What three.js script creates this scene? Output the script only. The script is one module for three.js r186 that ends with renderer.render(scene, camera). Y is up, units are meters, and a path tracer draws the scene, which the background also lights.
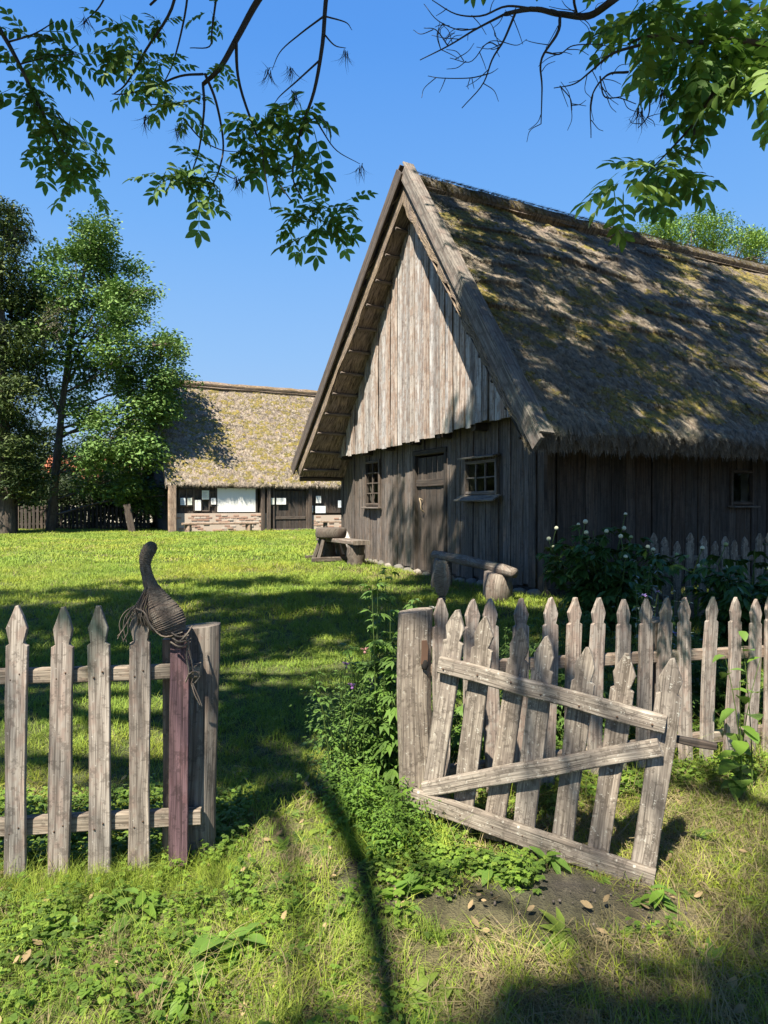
import * as THREE from 'three';
import { mergeGeometries } from 'three/addons/utils/BufferGeometryUtils.js';
import { ImprovedNoise } from 'three/addons/math/ImprovedNoise.js';

// ---------- camera, sky, sun, exposure ----------
const FOCAL = 683, PITCH = -Math.atan(6 / 683), EYE = 1.6;
const scene = new THREE.Scene();
const camera = new THREE.PerspectiveCamera(2 * Math.atan(512 / FOCAL) * 180 / Math.PI, 768 / 1024, 0.05, 900);
camera.position.set(0, EYE, 0);
camera.rotation.x = PITCH;
const renderer = new THREE.WebGLRenderer({ antialias: true });
renderer.setSize(768, 1024);
renderer.toneMapping = THREE.LinearToneMapping;
renderer.toneMappingExposure = 2.8;
renderer.shadowMap.enabled = true;

const SUN = new THREE.Vector3(-0.251, 0.819, 0.516).normalize();
const sun = new THREE.DirectionalLight(new THREE.Color().setRGB(1, 0.92, 0.77), 5);
sun.position.copy(SUN).multiplyScalar(60).add(new THREE.Vector3(0, 0, -12));
sun.target.position.set(0, 0, -12);
sun.castShadow = true;
sun.shadow.mapSize.set(4096, 4096);
Object.assign(sun.shadow.camera, { left: -30, right: 30, top: 30, bottom: -30, near: 5, far: 130 });
scene.add(sun, sun.target);

{ // clear summer sky: the same all round, deeper overhead
  const w = 512, h = 256, d = new Float32Array(w * h * 4);
  const stops = [[-90, .10, .12, .10], [-3, .20, .26, .30], [0, .46, .62, .80], [5, .40, .61, .90], [12, .30, .55, .93], [22, .185, .445, .92], [34, .105, .335, .86], [55, .06, .22, .70], [90, .045, .17, .58]];
  for (let y = 0; y < h; y++) {
    const e = ((y + .5) / h - .5) * 180;
    let k = 0; while (k < stops.length - 2 && e > stops[k + 1][0]) k++;
    const a = stops[k], b = stops[k + 1], f = Math.min(1, Math.max(0, (e - a[0]) / (b[0] - a[0])));
    for (let x = 0; x < w; x++) {
      const i = (y * w + x) * 4;
      for (let c = 0; c < 3; c++) d[i + c] = a[c + 1] + (b[c + 1] - a[c + 1]) * f;
      d[i + 3] = 1;
    }
  }
  const t = new THREE.DataTexture(d, w, h, THREE.RGBAFormat, THREE.FloatType);
  t.mapping = THREE.EquirectangularReflectionMapping; t.magFilter = t.minFilter = THREE.LinearFilter; t.needsUpdate = true;
  scene.background = t; scene.environment = t;
  scene.backgroundIntensity = 0.365; scene.environmentIntensity = 0.365;
}

// ---------- helpers ----------
function mulberry(a) { return () => { a |= 0; a = a + 0x6D2B79F5 | 0; let t = Math.imul(a ^ a >>> 15, 1 | a); t = t + Math.imul(t ^ t >>> 7, 61 | t) ^ t; return ((t ^ t >>> 14) >>> 0) / 4294967296; }; }
let R = mulberry(7);
const rr = (a, b) => a + (b - a) * R();
const noiser = new ImprovedNoise();
const N3 = (x, y, z = 0) => noiser.noise(x, y, z);
const fbm = (x, y, z = 0, o = 4) => { let s = 0, a = .5; for (let i = 0; i < o; i++) { s += a * N3(x, y, z + i * 7.3); x *= 2.03; y *= 2.03; z *= 2.03; a *= .5; } return s; };
const clamp = (x, a = 0, b = 1) => Math.min(b, Math.max(a, x));
const sstep = (a, b, x) => { const t = clamp((x - a) / (b - a)); return t * t * (3 - 2 * t); };
const V = (x, y, z) => new THREE.Vector3(x, y, z);
const lerp = (a, b, t) => a + (b - a) * t;
const used = {};
function numbered(n) { const k = used[n] = (used[n] ?? -1) + 1; return k ? `${n}_${String(k).padStart(3, '0')}` : n; }
function tag(o, label, category, group, kind) {
  o.userData.label = label; if (category) o.userData.category = category; if (group) o.userData.group = group; if (kind) o.userData.kind = kind; return o;
}
function thing(name, label, category, p = [0, 0, 0], turn = 0, group) {
  const g = new THREE.Group(); g.name = numbered(name); g.position.set(...p); g.rotation.y = turn; scene.add(g); return tag(g, label, category, group);
}
function part(parent, name, geo, m) {
  const o = new THREE.Mesh(geo, m); o.name = parent === scene ? numbered(name) : name; o.castShadow = o.receiveShadow = true; parent.add(o); return o;
}
function sub(parent, name) { const g = new THREE.Group(); g.name = name; parent.add(g); return g; }
function structure(name, geo, m, label) { const o = part(scene, name, geo, m); o.userData.kind = 'structure'; if (label) o.userData.label = label; return o; }
function at(px, py, d) { const x = (px - 384) / FOCAL * d, y = (512 - py) / FOCAL * d, c = Math.cos(PITCH), s = Math.sin(PITCH); return V(x, EYE + y * c + d * s, y * s - d * c); } // a picture point at depth d, in metres
function height(x, z) {
  let y = 0.4 * sstep(-4.0, -8.8, z);
  y += 0.1 * Math.exp(-((x + 1.2) ** 2 + (z + 15.2) ** 2) / 10);
  y += 0.018 * fbm(x * .9, z * .9, 3) + (z > -6 ? 0.03 * N3(x * 1.7, 5, z * 1.7) : 0);
  y += 0.05 * Math.exp(-(((x - .55) / .5) ** 2 + ((z + 2.75) / .16) ** 2));
  return y;
}
function groundAt(px, py) { let lo = 1, hi = 60; for (let i = 0; i < 40; i++) { const m = (lo + hi) / 2, p = at(px, py, m); if (p.y > height(p.x, p.z)) lo = m; else hi = m; } return at(px, py, lo); }

const M4 = new THREE.Matrix4(), Q = new THREE.Quaternion(), E = new THREE.Euler();
function mat4(p, e, s) { return new THREE.Matrix4().compose(p, Q.setFromEuler(E.set(...e)), typeof s === 'number' ? V(s, s, s) : s); }
function instanced(parent, name, geo, m, mats, cols, stuff = true) {
  const o = new THREE.InstancedMesh(geo, m, mats.length); o.name = parent === scene ? numbered(name) : name;
  mats.forEach((x, i) => o.setMatrixAt(i, x)); if (cols) cols.forEach((c, i) => o.setColorAt(i, c));
  o.castShadow = o.receiveShadow = true; if (stuff) o.userData.kind = 'stuff'; parent.add(o); return o;
}
const rgb = (r, g, b) => new THREE.Color().setRGB(r, g, b);

class Buf { // collects triangles
  constructor() { this.p = []; this.u = []; this.i = []; this.c = []; }
  v(x, y, z, u = 0, w = 0, c) { this.p.push(x, y, z); this.u.push(u, w); if (c) this.c.push(c[0], c[1], c[2]); return this.p.length / 3 - 1; }
  t(a, b, c) { this.i.push(a, b, c); }
  q(a, b, c, d) { this.i.push(a, b, c, a, c, d); }
  geo() {
    const g = new THREE.BufferGeometry(); g.setAttribute('position', new THREE.Float32BufferAttribute(this.p, 3)); g.setAttribute('uv', new THREE.Float32BufferAttribute(this.u, 2));
    if (this.c.length) g.setAttribute('color', new THREE.Float32BufferAttribute(this.c, 3));
    g.setIndex(this.i); g.computeVertexNormals(); return g;
  }
}
// tapered tube through points (Vector3), radii per point
function tube(pts, r0, r1, seg = 6, radii, wob = 0) {
  const b = new Buf(); let len = 0; const n = pts.length; let up = V(0.13, 0.21, 0.97);
  for (let k = 0; k < n; k++) {
    const t = pts[Math.min(n - 1, k + 1)].clone().sub(pts[Math.max(0, k - 1)]).normalize();
    const a = up.clone().sub(t.clone().multiplyScalar(up.dot(t))); if (a.lengthSq() < 1e-6) a.set(1, 0, 0).sub(t.clone().multiplyScalar(t.x)); a.normalize(); up = a; const c = t.clone().cross(a);
    if (k) len += pts[k].distanceTo(pts[k - 1]);
    const r = radii ? radii[k] : lerp(r0, r1, k / (n - 1));
    for (let s = 0; s <= seg; s++) { const f = s / seg * Math.PI * 2, q = r * (1 + wob * Math.sin(f * 3 + k * 1.7)); b.v(pts[k].x + (a.x * Math.cos(f) + c.x * Math.sin(f)) * q, pts[k].y + (a.y * Math.cos(f) + c.y * Math.sin(f)) * q, pts[k].z + (a.z * Math.cos(f) + c.z * Math.sin(f)) * q, s / seg * r * 6.3, len); }
  }
  const w = seg + 1;
  for (let k = 0; k < n - 1; k++) for (let s = 0; s < seg; s++) b.q(k * w + s, k * w + s + 1, (k + 1) * w + s + 1, (k + 1) * w + s);
  for (const k of [0, n - 1]) { const c = b.v(pts[k].x, pts[k].y, pts[k].z, 0, 0); for (let s = 0; s < seg; s++) k ? b.t(c, k * w + s, k * w + s + 1) : b.t(c, k * w + s + 1, k * w + s); }
  return b.geo();
}
function curve(pts, n) { return new THREE.CatmullRomCurve3(pts).getPoints(n); }
// a plank standing along +y from 0, centred in x, front face towards +z; slightly uneven edges
function plank(w, h, t, o = {}) {
  const b = new Buf(), n = o.seg ?? 3, j = o.jit ?? .004, uo = R() * 5, vo = R() * 5, ch = Math.min(t, w) * .16, ends = [];
  const bow = (o.bow ?? .006) * (R() - .5) * 2, side = (o.side ?? .006) * (R() - .5) * 2, taper = o.taper ?? 0;
  const prof = [[-1, -1, 1, 0], [-1, -1, 0, 1], [-1, 1, 0, -1], [-1, 1, 1, 0], [1, 1, -1, 0], [1, 1, 0, -1], [1, -1, 0, 1], [1, -1, -1, 0]];
  const per = [-w / 2 - t, -w / 2 - t + .002, -w / 2 - .002, -w / 2, w / 2, w / 2 + .002, w / 2 + t - .002, w / 2 + t, w * 1.5 + t];
  for (let k = 0; k <= n; k++) {
    const f = k / n, ww = w * (1 - taper * f) + (R() - .5) * j * 2, xo = side * Math.sin(f * 3.1) + (R() - .5) * j, zo = bow * Math.sin(f * 3.1);
    const slant = k === n ? (o.slant ?? 0) : k === 0 ? (o.foot ?? 0) : 0;
    for (let s = 0; s <= 8; s++) { const [sx, sz, cx, cz] = prof[s % 8]; const x = sx * ww / 2 + cx * ch + xo, z = sz * t / 2 + cz * ch + zo; b.v(x, h * f + slant * (x / w), z, per[s] + uo, h * f + vo); }
  }
  for (let k = 0; k < n; k++) for (let s = 0; s < 8; s++) b.q(k * 9 + s, k * 9 + 9 + s, k * 9 + 10 + s, k * 9 + 1 + s);
  for (const k of [0, n]) { const base = b.p.length / 3; for (let s = 0; s < 8; s++) { const i = (k * 9 + s) * 3; b.v(b.p[i], b.p[i + 1], b.p[i + 2], b.p[i] * .8 + uo, b.p[i + 2] * .8 + vo); } for (let s = 1; s < 7; s++) k ? b.t(base, base + s + 1, base + s) : b.t(base, base + s, base + s + 1); }
  const g = b.geo(); return g.toNonIndexed ? (() => { const q = g.toNonIndexed(); q.computeVertexNormals(); return q; })() : g;
}
const move = (g, x, y, z) => g.translate(x, y, z);

// ---------- textures ----------
function dataTex(w, h, fn, srgb) {
  const d = new Uint8Array(w * h * 4);
  for (let y = 0; y < h; y++) for (let x = 0; x < w; x++) { const c = fn(x / w, y / h, x, y), i = (y * w + x) * 4; for (let k = 0; k < 3; k++) { let v = clamp(c[k]); if (srgb) v = v <= .0031308 ? v * 12.92 : 1.055 * v ** (1 / 2.4) - .055; d[i + k] = v * 255; } d[i + 3] = 255; }
  const t = new THREE.DataTexture(d, w, h); t.wrapS = t.wrapT = THREE.RepeatWrapping; t.magFilter = THREE.LinearFilter; t.minFilter = THREE.LinearMipmapLinearFilter; t.generateMipmaps = true; if (srgb) t.colorSpace = THREE.SRGBColorSpace; t.needsUpdate = true; return t;
}
// tiling value noise with different periods in x and y
function tiler(seed) { const r = mulberry(seed), g = new Float32Array(65536); for (let i = 0; i < g.length; i++) g[i] = r(); const q = (x, y, px, py, o) => g[((((y % py) + py) % py) * 251 + (((x % px) + px) % px) + o * 7919) & 65535];
  return (u, v, px, py, o = 0) => { const x = u * px, y = v * py, xi = Math.floor(x), yi = Math.floor(y), fx = x - xi, fy = y - yi, sx = fx * fx * (3 - 2 * fx), sy = fy * fy * (3 - 2 * fy); return lerp(lerp(q(xi, yi, px, py, o), q(xi + 1, yi, px, py, o), sx), lerp(q(xi, yi + 1, px, py, o), q(xi + 1, yi + 1, px, py, o), sx), sy); }; }
const T1 = tiler(11), T2 = tiler(29), T3 = tiler(53);
function woodField(u, v) { // grain runs along v
  const wob = (T1(u, v, 5, 3) - .5) * .018;
  const g = .30 * T1(u + wob, v, 40, 2, 1) + .38 * T2(u + wob, v, 120, 3, 2) + .32 * T3(u + wob * .5, v, 250, 6, 3);
  const crack = Math.max(0, T2(u + wob, v, 110, 3, 5) - .86) * 8 * clamp(T1(u, v, 9, 5, 6) * 2 - .6);
  return [g, crack, T1(u, v, 10, 7, 7) * .55 + T2(u, v, 40, 22, 8) * .45];
}
function woodTex(light, dark, fleck, fleckC, stain, stainC) {
  return dataTex(768, 1024, (u, v) => {
    const [g, cr, p] = woodField(u, v); const m = clamp((g - .28) * 2.1); let c = [0, 1, 2].map(k => lerp(dark[k], light[k], m));
    const s = clamp((p - .52) * 5) * stain; c = c.map((x, k) => lerp(x, stainC[k] * (.6 + .8 * m), s));
    const b = T2(u, v, 26, 20, 12) * .5 + T3(u, v, 60, 70, 13) * .3 + T1(u, v, 150, 180, 14) * .2, bl = clamp((b - .56) * 7) * stain; c = c.map((x, k) => lerp(x, dark[k] * .8, bl * .8)); // damp, dark blotches
    const f = T3(u, v, 34, 30, 9) * .45 + T1(u, v, 90, 80, 10) * .3 + T2(u, v, 220, 210, 11) * .25; if (f > 1 - fleck) c = c.map((x, k) => lerp(x, fleckC[k], clamp((f - 1 + fleck) * 9)));
    return c.map(x => x * (1 - .75 * clamp(cr)));
  }, true);
}
const woodBump = dataTex(768, 1024, (u, v) => { const [g, cr] = woodField(u, v); const h = clamp(.25 + g * .8 - clamp(cr) * .7); return [h, h, h]; });
function wood(tex, color, repeat = 1, rough = .9, bump = .0025) {
  const tint = (t) => { const q = t.clone(); q.repeat.set(repeat, repeat); q.needsUpdate = true; return q; };
  return new THREE.MeshStandardMaterial({ map: repeat === 1 ? tex : tint(tex), bumpMap: repeat === 1 ? woodBump : tint(woodBump), bumpScale: bump, color: rgb(...color), roughness: rough });
}
const TX = {
  silver: woodTex([.43, .39, .345], [.135, .115, .098], .22, [.46, .435, .40], .75, [.25, .195, .165]),
  lichen: woodTex([.39, .345, .295], [.12, .10, .082], .30, [.45, .435, .39], .85, [.20, .17, .145]),
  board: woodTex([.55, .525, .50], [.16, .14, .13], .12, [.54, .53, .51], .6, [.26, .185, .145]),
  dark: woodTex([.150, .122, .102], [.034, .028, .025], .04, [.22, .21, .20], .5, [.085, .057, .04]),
};
const W = {
  picket: [[1.02, .99, .97], [.92, .885, .87], [1.03, .97, .92], [.86, .82, .80]].map(c => wood(TX.silver, c, 2.2)),
  gateW: [[1, .99, .97], [.88, .86, .83], [.95, .91, .86]].map(c => wood(TX.lichen, c, 2.0)),
  board: [[1.05, 1.05, 1.05], [1.0, .95, .9], [.82, .81, .81], [.95, .84, .76], [1.1, 1.12, 1.15], [.7, .68, .67]].map(c => wood(TX.board, c, 1, .86)),
  dark: [[.62, .62, .62], [.78, .74, .7], [.5, .49, .48], [.7, .63, .58], [.92, .89, .86]].map(c => wood(TX.dark, c, 1, .85)),  // the shaded side wall's darkness is put into these tints
  gable: [[1.15, 1.2, 1.28], [1.3, 1.34, 1.39], [.85, .88, .92], [1.1, 1.1, 1.1], [1.5, 1.58, 1.67]].map(c => wood(TX.dark, c, 1, .85)),  // lighter copy of the dark boards, tinted for the sunlit gable
  plum: wood(TX.silver, [.40, .255, .325], 2, .82),
  grey: wood(TX.silver, [.68, .67, .66], 1, .85),
  log: wood(TX.silver, [.36, .335, .315], 1.3, .9),
  bench: wood(TX.silver, [.60, .57, .545], 1.3, .9),
  pale: wood(TX.silver, [1.0, .82, .68], 1, .9),
};
const pick = a => a[Math.floor(R() * a.length)];

// ---------- ground ----------
const soilMask = (x, z) => { // bare earth: under the gate, worn threshold, along the barn wall
  let m = 0; const n = fbm(x * 2.3, z * 2.3, 9) * .9;
  m = Math.max(m, 1.4 - Math.hypot((x - .56) / .66, (z + 2.68) / .19) + n);
  m = Math.max(m, 1.0 - Math.hypot((x + .12) / .16, (z + 3.1) / .5) + n);
  m = Math.max(m, .8 - Math.hypot((x + .95) / .5, (z + 2.6) / .22) + n);
  m = Math.max(m, .9 - Math.hypot((x - 1.1) / 1.0, (z + 11.7) / .5) + n);
  m = Math.max(m, .75 - Math.hypot((x + .2) / .35, (z + 3.8) / .3) + n * 1.5);
  return clamp(m);
};
const dryMask = (x, z) => clamp(sstep(-4.6, -3.4, z) * (.35 + fbm(x * 1.6, z * 1.6, 21) * 1.9 + (x > .9 ? .38 : 0)) + (z < -9 && z > -15 && x > -.6 ? .45 + fbm(x, z, 4) : 0));
{
  const xs = [], zs = []; for (let i = -70; i <= 70; i++) xs.push(Math.sign(i) * (Math.abs(i) * .07 + Math.abs(i / 70) ** 5 * 175));
  for (let i = 0; i <= 150; i++) { const f = i / 150; zs.push(12 - f * 30 - f ** 6 * 220); }
  const b = new Buf(), w = xs.length;
  for (const z of zs) for (const x of xs) {
    const s = soilMask(x, z), d = dryMask(x, z), n = .8 + .5 * fbm(x * 5, z * 5, 1);
    const g = [.085, .10, .028], dr = [.20, .16, .085], so = [.075, .062, .052];
    b.v(x, height(x, z), z, x, z, [0, 1, 2].map(k => lerp(lerp(g[k], dr[k], d), so[k], s) * n));
  }
  for (let j = 0; j < zs.length - 1; j++) for (let i = 0; i < w - 1; i++) b.q(j * w + i, j * w + i + 1, (j + 1) * w + i + 1, (j + 1) * w + i);
  const t = dataTex(512, 512, (u, v) => { const n = .55 + .55 * T1(u, v, 60, 60) * T2(u, v, 160, 160) + .5 * T3(u, v, 250, 250) * T1(u, v, 30, 30, 3); return [n, n, n]; }, false);
  const m = new THREE.MeshStandardMaterial({ vertexColors: true, map: t, bumpMap: t, bumpScale: .02, roughness: 1 });
  structure('ground', b.geo(), m, 'grassy farmyard ground with bare earth below the gate');
}

// ---------- leaf and blade shapes ----------
const leafMat = (c, tr = .4, rough = .55) => new THREE.MeshPhysicalMaterial({ color: rgb(...c), roughness: rough, transmission: tr, thickness: 0, side: THREE.DoubleSide, specularIntensity: .35 });
const grassMat = new THREE.MeshPhysicalMaterial({ color: 0xffffff, roughness: .75, transmission: .38, thickness: 0, side: THREE.DoubleSide, specularIntensity: .3 });
const treeLeaf = new THREE.MeshPhysicalMaterial({ color: 0xffffff, roughness: .6, transmission: .32, thickness: 0, side: THREE.DoubleSide, specularIntensity: .4 });
const leafTint = new THREE.MeshPhysicalMaterial({ color: 0xffffff, roughness: .62, transmission: .52, thickness: 0, side: THREE.DoubleSide, specularIntensity: .35 });
function addBlade(b, x, z, h, w, a, lean, curl) {
  const dx = Math.cos(a), dz = Math.sin(a), n = 3, ids = [];
  for (let k = 0; k <= n; k++) { const f = k / n, o = lean * f * f * h * (1 + curl * f), y = h * f * (1 - .35 * lean * f), ww = w * (1 - f * f * .92) * .5; ids.push(b.v(x + dx * o - dz * ww, y, z + dz * o + dx * ww), b.v(x + dx * o + dz * ww, y, z + dz * o - dx * ww)); }
  for (let k = 0; k < n; k++) b.q(ids[2 * k], ids[2 * k + 1], ids[2 * k + 3], ids[2 * k + 2]);
}
function tuft(n, r, h, w, lean) { const b = new Buf(); for (let i = 0; i < n; i++) { const q = r * Math.sqrt(R()), f = R() * 6.28; addBlade(b, q * Math.cos(f), q * Math.sin(f), h * rr(.55, 1.15), w * rr(.7, 1.2), R() * 6.28, lean * rr(.2, 1.3), rr(-.2, .8)); } return b.geo(); }
// one leaf blade lying along +x from 0, folded along its midrib
function addLeaf(b, m, L, w, fold = .25, droop = .2, shape = [[0, 0], [.22, .8], [.5, 1], [.8, .6], [1, 0]]) {
  const v = new THREE.Vector3(), mid = [], lf = [], rt = [];
  for (const [f, s] of shape) { const y = -droop * f * f * L; v.set(f * L, y, 0).applyMatrix4(m); mid.push(b.v(v.x, v.y, v.z, f, .5)); if (s > 0) { v.set(f * L, y + fold * s * w * .5, s * w * .5).applyMatrix4(m); lf.push(b.v(v.x, v.y, v.z, f, 1)); v.set(f * L, y + fold * s * w * .5, -s * w * .5).applyMatrix4(m); rt.push(b.v(v.x, v.y, v.z, f, 0)); } else { lf.push(mid[mid.length - 1]); rt.push(mid[mid.length - 1]); } }
  for (let k = 0; k < shape.length - 1; k++) { for (const [s, fl] of [[lf, 0], [rt, 1]]) { const q = [mid[k], mid[k + 1], s[k + 1], s[k]].filter((x, i, a) => a.indexOf(x) === i); if (fl) q.reverse(); if (q.length === 4) b.q(...q); else if (q.length === 3) b.t(...q); } }
}
const KITE = [[0, 0], [.45, 1], [1, 0]], OVAL = [[0, 0], [.25, .8], [.55, 1], [.85, .5], [1, 0]];
function orient(p, yaw, pitch, roll) { return mat4(p, [0, 0, 0], 1).multiply(new THREE.Matrix4().makeRotationY(yaw)).multiply(new THREE.Matrix4().makeRotationZ(pitch)).multiply(new THREE.Matrix4().makeRotationX(roll)); }
function leafClump(n, r, L, w, shape = KITE, flat = .6) {
  const b = new Buf();
  for (let i = 0; i < n; i++) { const d = V(rr(-1, 1), rr(-1, 1) * flat, rr(-1, 1)); if (d.length() > 1) { i--; continue; } addLeaf(b, orient(d.multiplyScalar(r), R() * 6.28, rr(-.9, .5), rr(-.7, .7)), L * rr(.7, 1.2), w * rr(.75, 1.2), rr(.1, .5), rr(0, .4), shape); }
  return b.geo();
}
// pinnate leaf of an ash: paired leaflets on a rachis, along +x
function addAsh(b, m, L, pairs) {
  for (let k = 0; k < pairs; k++) { const f = .3 + .62 * k / (pairs - 1), y = -.18 * f * f * L; for (const s of [-1, 1]) addLeaf(b, m.clone().multiply(orient(V(f * L, y, 0), s * rr(.85, 1.15), rr(-.35, .1), rr(-.5, .5))), L * .37 * rr(.8, 1.1), L * .165 * rr(.85, 1.15), .25, .25, OVAL); }
  addLeaf(b, m.clone().multiply(orient(V(.95 * L, -.17 * L, 0), 0, -.2, 0)), L * .38, L * .17, .25, .25, OVAL);
  addLeaf(b, m, L, .006, 0, .18, [[0, 0], [.1, 1], [.6, .8], [1, 0]]);
}
function ashSpray(n, L, spread = 1) { const b = new Buf(); for (let i = 0; i < n; i++) addAsh(b, orient(V(rr(-.05, .05) * spread, rr(-.04, .04), rr(-.05, .05) * spread), i / n * 6.28 + rr(-.5, .5), rr(-.9, .25), rr(-.5, .5)), L * rr(.75, 1.15), 4); return b.geo(); }

// ---------- thatched slab ----------
// pos(u, v) -> point on the outer surface (u along the ridge, v from eave 0 to ridge 1); n outward normal
const thatchTex = dataTex(1024, 1024, (u, v) => { // reed ends and stalks
  const w = (T1(u, v, 8, 8) - .5) * .03, s = .4 * T1(u + w, v, 90, 14, 1) + .35 * T2(u + w, v, 190, 26, 2) + .25 * T3(u, v, 250, 60, 3), k = clamp((s - .25) * 2);
  const t = T2(u, v, 14, 14, 6); return [lerp(.10, .52, k) * lerp(.85, 1.12, t), lerp(.085, .45, k) * lerp(.85, 1.08, t), lerp(.07, .37, k)];
}, true);
const thatchMat = new THREE.MeshStandardMaterial({ map: thatchTex, bumpMap: thatchTex, bumpScale: .03, vertexColors: true, roughness: 1 });
const thatchUnderShade = new THREE.MeshStandardMaterial({ map: thatchTex, bumpMap: thatchTex, bumpScale: .02, color: rgb(.6, .55, .5), roughness: 1 });  // the overhang's shade is put into this brown tint
const strawMat = new THREE.MeshStandardMaterial({ color: 0xffffff, roughness: .95, side: THREE.DoubleSide });
const mossMat = new THREE.MeshStandardMaterial({ color: 0xffffff, roughness: 1 });
const mossAt = (u, v, s) => clamp((fbm(u * .8, v * 1.2, s) + .8 * fbm(u * 3.2, v * 3.6, s + 5) + .0) * 4.5);
const strawBunch = (() => { const b = new Buf(); for (let i = 0; i < 7; i++) { const x = rr(-.028, .028), a = rr(-.16, .16), L = rr(.06, .2), y0 = rr(-.1, 0), w = rr(.0022, .0042), lift = rr(.004, .03); const e = (q, s) => b.v(x + a * q + s, lift * q / L + .004 + .006 * Math.sin(i), y0 - q); const p = [e(0, -w), e(0, w), e(L, w * .6), e(L, -w * .6)]; b.q(...p); } return b.geo(); })();
const mossLump = (() => { const g = new THREE.IcosahedronGeometry(1, 1), p = g.attributes.position; for (let i = 0; i < p.count; i++) { const v = V(p.getX(i), p.getY(i), p.getZ(i)), k = 1 + .5 * N3(v.x * 2.1, v.y * 2.1, v.z * 2.1); p.setXYZ(i, v.x * k, v.y * .45 * k, v.z * k); } g.computeVertexNormals(); return g; })();
function thatchSlope(parent, name, pos, nrm, lenU, lenV, thick, o) {
  const nu = Math.round(lenU / o.cell), nv = Math.round(lenV / o.cell), b = new Buf(), top = [];
  const disp = (U, Vv, e) => { const course = ((Vv / o.course + .35 * N3(U * .5, Vv * .4, o.seed)) % 1 + 1) % 1; return ((.05 + .05 * N3(U * .8, Vv, 2)) * (1 - course) ** 1.5 * (N3(U * .6, Vv * .5, 9) > 0 ? 1 : .15) - .03 + .08 * fbm(U * .8, Vv * .8, o.seed, 3) + .022 * N3(U * 4, Vv * 3, o.seed) + .02 * N3(U * 9, Vv * 8, o.seed)) * o.rough; };
  const place = (u, v) => { const U = u * lenU, Vv = v * lenV; return pos(u, v).addScaledVector(nrm, disp(U, Vv)); };
  for (let j = 0; j <= nv; j++) for (let i = 0; i <= nu; i++) {
    const u = i / nu, v = j / nv, U = u * lenU, Vv = v * lenV, p = place(u, v), m = mossAt(U * (o.mossFreq ?? 1), Vv * (o.mossFreq ?? 1), o.seed) * o.moss, n = .82 + .5 * fbm(U * 2.5, Vv * 2.5, o.seed + 2);
    const base = o.base, ms = [.62, .50, .26];
    b.v(p.x, p.y, p.z, U * .5, Vv * .5, [0, 1, 2].map(k => lerp(base[k], ms[k], m * .75) * n));
  }
  const w = nu + 1;
  for (let j = 0; j < nv; j++) for (let i = 0; i < nu; i++) o.flip ? b.q(j * w + i, (j + 1) * w + i, (j + 1) * w + i + 1, j * w + i + 1) : b.q(j * w + i, j * w + i + 1, (j + 1) * w + i + 1, (j + 1) * w + i);
  // rim and underside
  const rim = []; for (let i = 0; i <= nu; i++) rim.push(i); for (let j = 1; j <= nv; j++) rim.push(j * w + nu); for (let i = nu - 1; i >= 0; i--) rim.push(nv * w + i); for (let j = nv - 1; j > 0; j--) rim.push(j * w);
  const under = rim.map((id, k) => { const q = V(b.p[id * 3], b.p[id * 3 + 1], b.p[id * 3 + 2]).addScaledVector(nrm, -thick * (.9 + .2 * N3(k * .3, 1, o.seed))); return b.v(q.x, q.y, q.z, b.u[id * 2] + .3, b.u[id * 2 + 1] + .2, [.62, .56, .49]); });
  const rim2 = rim.map(id => b.v(b.p[id * 3], b.p[id * 3 + 1], b.p[id * 3 + 2], b.u[id * 2], b.u[id * 2 + 1], [.62, .56, .49]));
  for (let k = 0; k < rim.length; k++) { const n = (k + 1) % rim.length; o.flip ? b.q(rim2[k], rim2[n], under[n], under[k]) : b.q(rim2[k], under[k], under[n], rim2[n]); }
  const slope = part(parent, name, b.geo(), thatchMat);
  { const c = [[0, 0], [1, 0], [1, 1], [0, 1]].map(([u, v]) => pos(u, v).addScaledVector(nrm, -thick)), b2 = new Buf(); c.forEach((q, i) => b2.v(q.x, q.y, q.z, [0, lenU, lenU, 0][i] * .5, [0, 0, lenV, lenV][i] * .5)); o.flip ? b2.q(0, 1, 2, 3) : b2.q(0, 3, 2, 1); part(parent, 'thatch_underside', b2.geo(), thatchUnderShade); }
  // loose straw and moss on top
  const e1 = pos(1, .5).sub(pos(0, .5)).normalize(), e2 = pos(.5, 0).sub(pos(.5, 1)).normalize(), B = new THREE.Matrix4().makeBasis(e1, nrm, e2.clone().negate());
  const B2 = new THREE.Matrix4(); const ms = [], cs = [], mm = [], mc = [];
  const straw = [[.48, .40, .30], [.34, .28, .22], [.22, .185, .15], [.42, .34, .24], [.13, .11, .09], [.55, .475, .37]];
  for (let i = 0; i < o.straws; i++) {
    const u = o.u0 + (o.u1 - o.u0) * R(), v = R() ** (o.bias ?? 1), U = u * lenU, Vv = v * lenV, p = place(u, v).addScaledVector(nrm, .002), m = mossAt(U * (o.mossFreq ?? 1), Vv * (o.mossFreq ?? 1), o.seed) * o.moss;
    const s = rr(.75, 1.5) * (o.size ?? 1), mtx = new THREE.Matrix4().makeTranslation(p.x, p.y, p.z).multiply(B).multiply(new THREE.Matrix4().makeRotationY(rr(-.9, .9) * R())).multiply(new THREE.Matrix4().makeRotationX(rr(-.3, .05))).multiply(new THREE.Matrix4().makeScale(s, s, s));
    mtx.multiply(B2.makeRotationY(Math.PI * 0)); ms.push(mtx);
    const c = straw[Math.floor(R() * straw.length)], k = rr(.75, 1.15) * (o.tone ?? 1), g = R() < m * .5 ? .55 : 0; cs.push(rgb(lerp(c[0], .24, g) * k, lerp(c[1], .195, g) * k, lerp(c[2], .07, g) * k));
  }
  const st = instanced(slope, 'loose_straw', strawBunch, strawMat, ms, cs);
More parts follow.
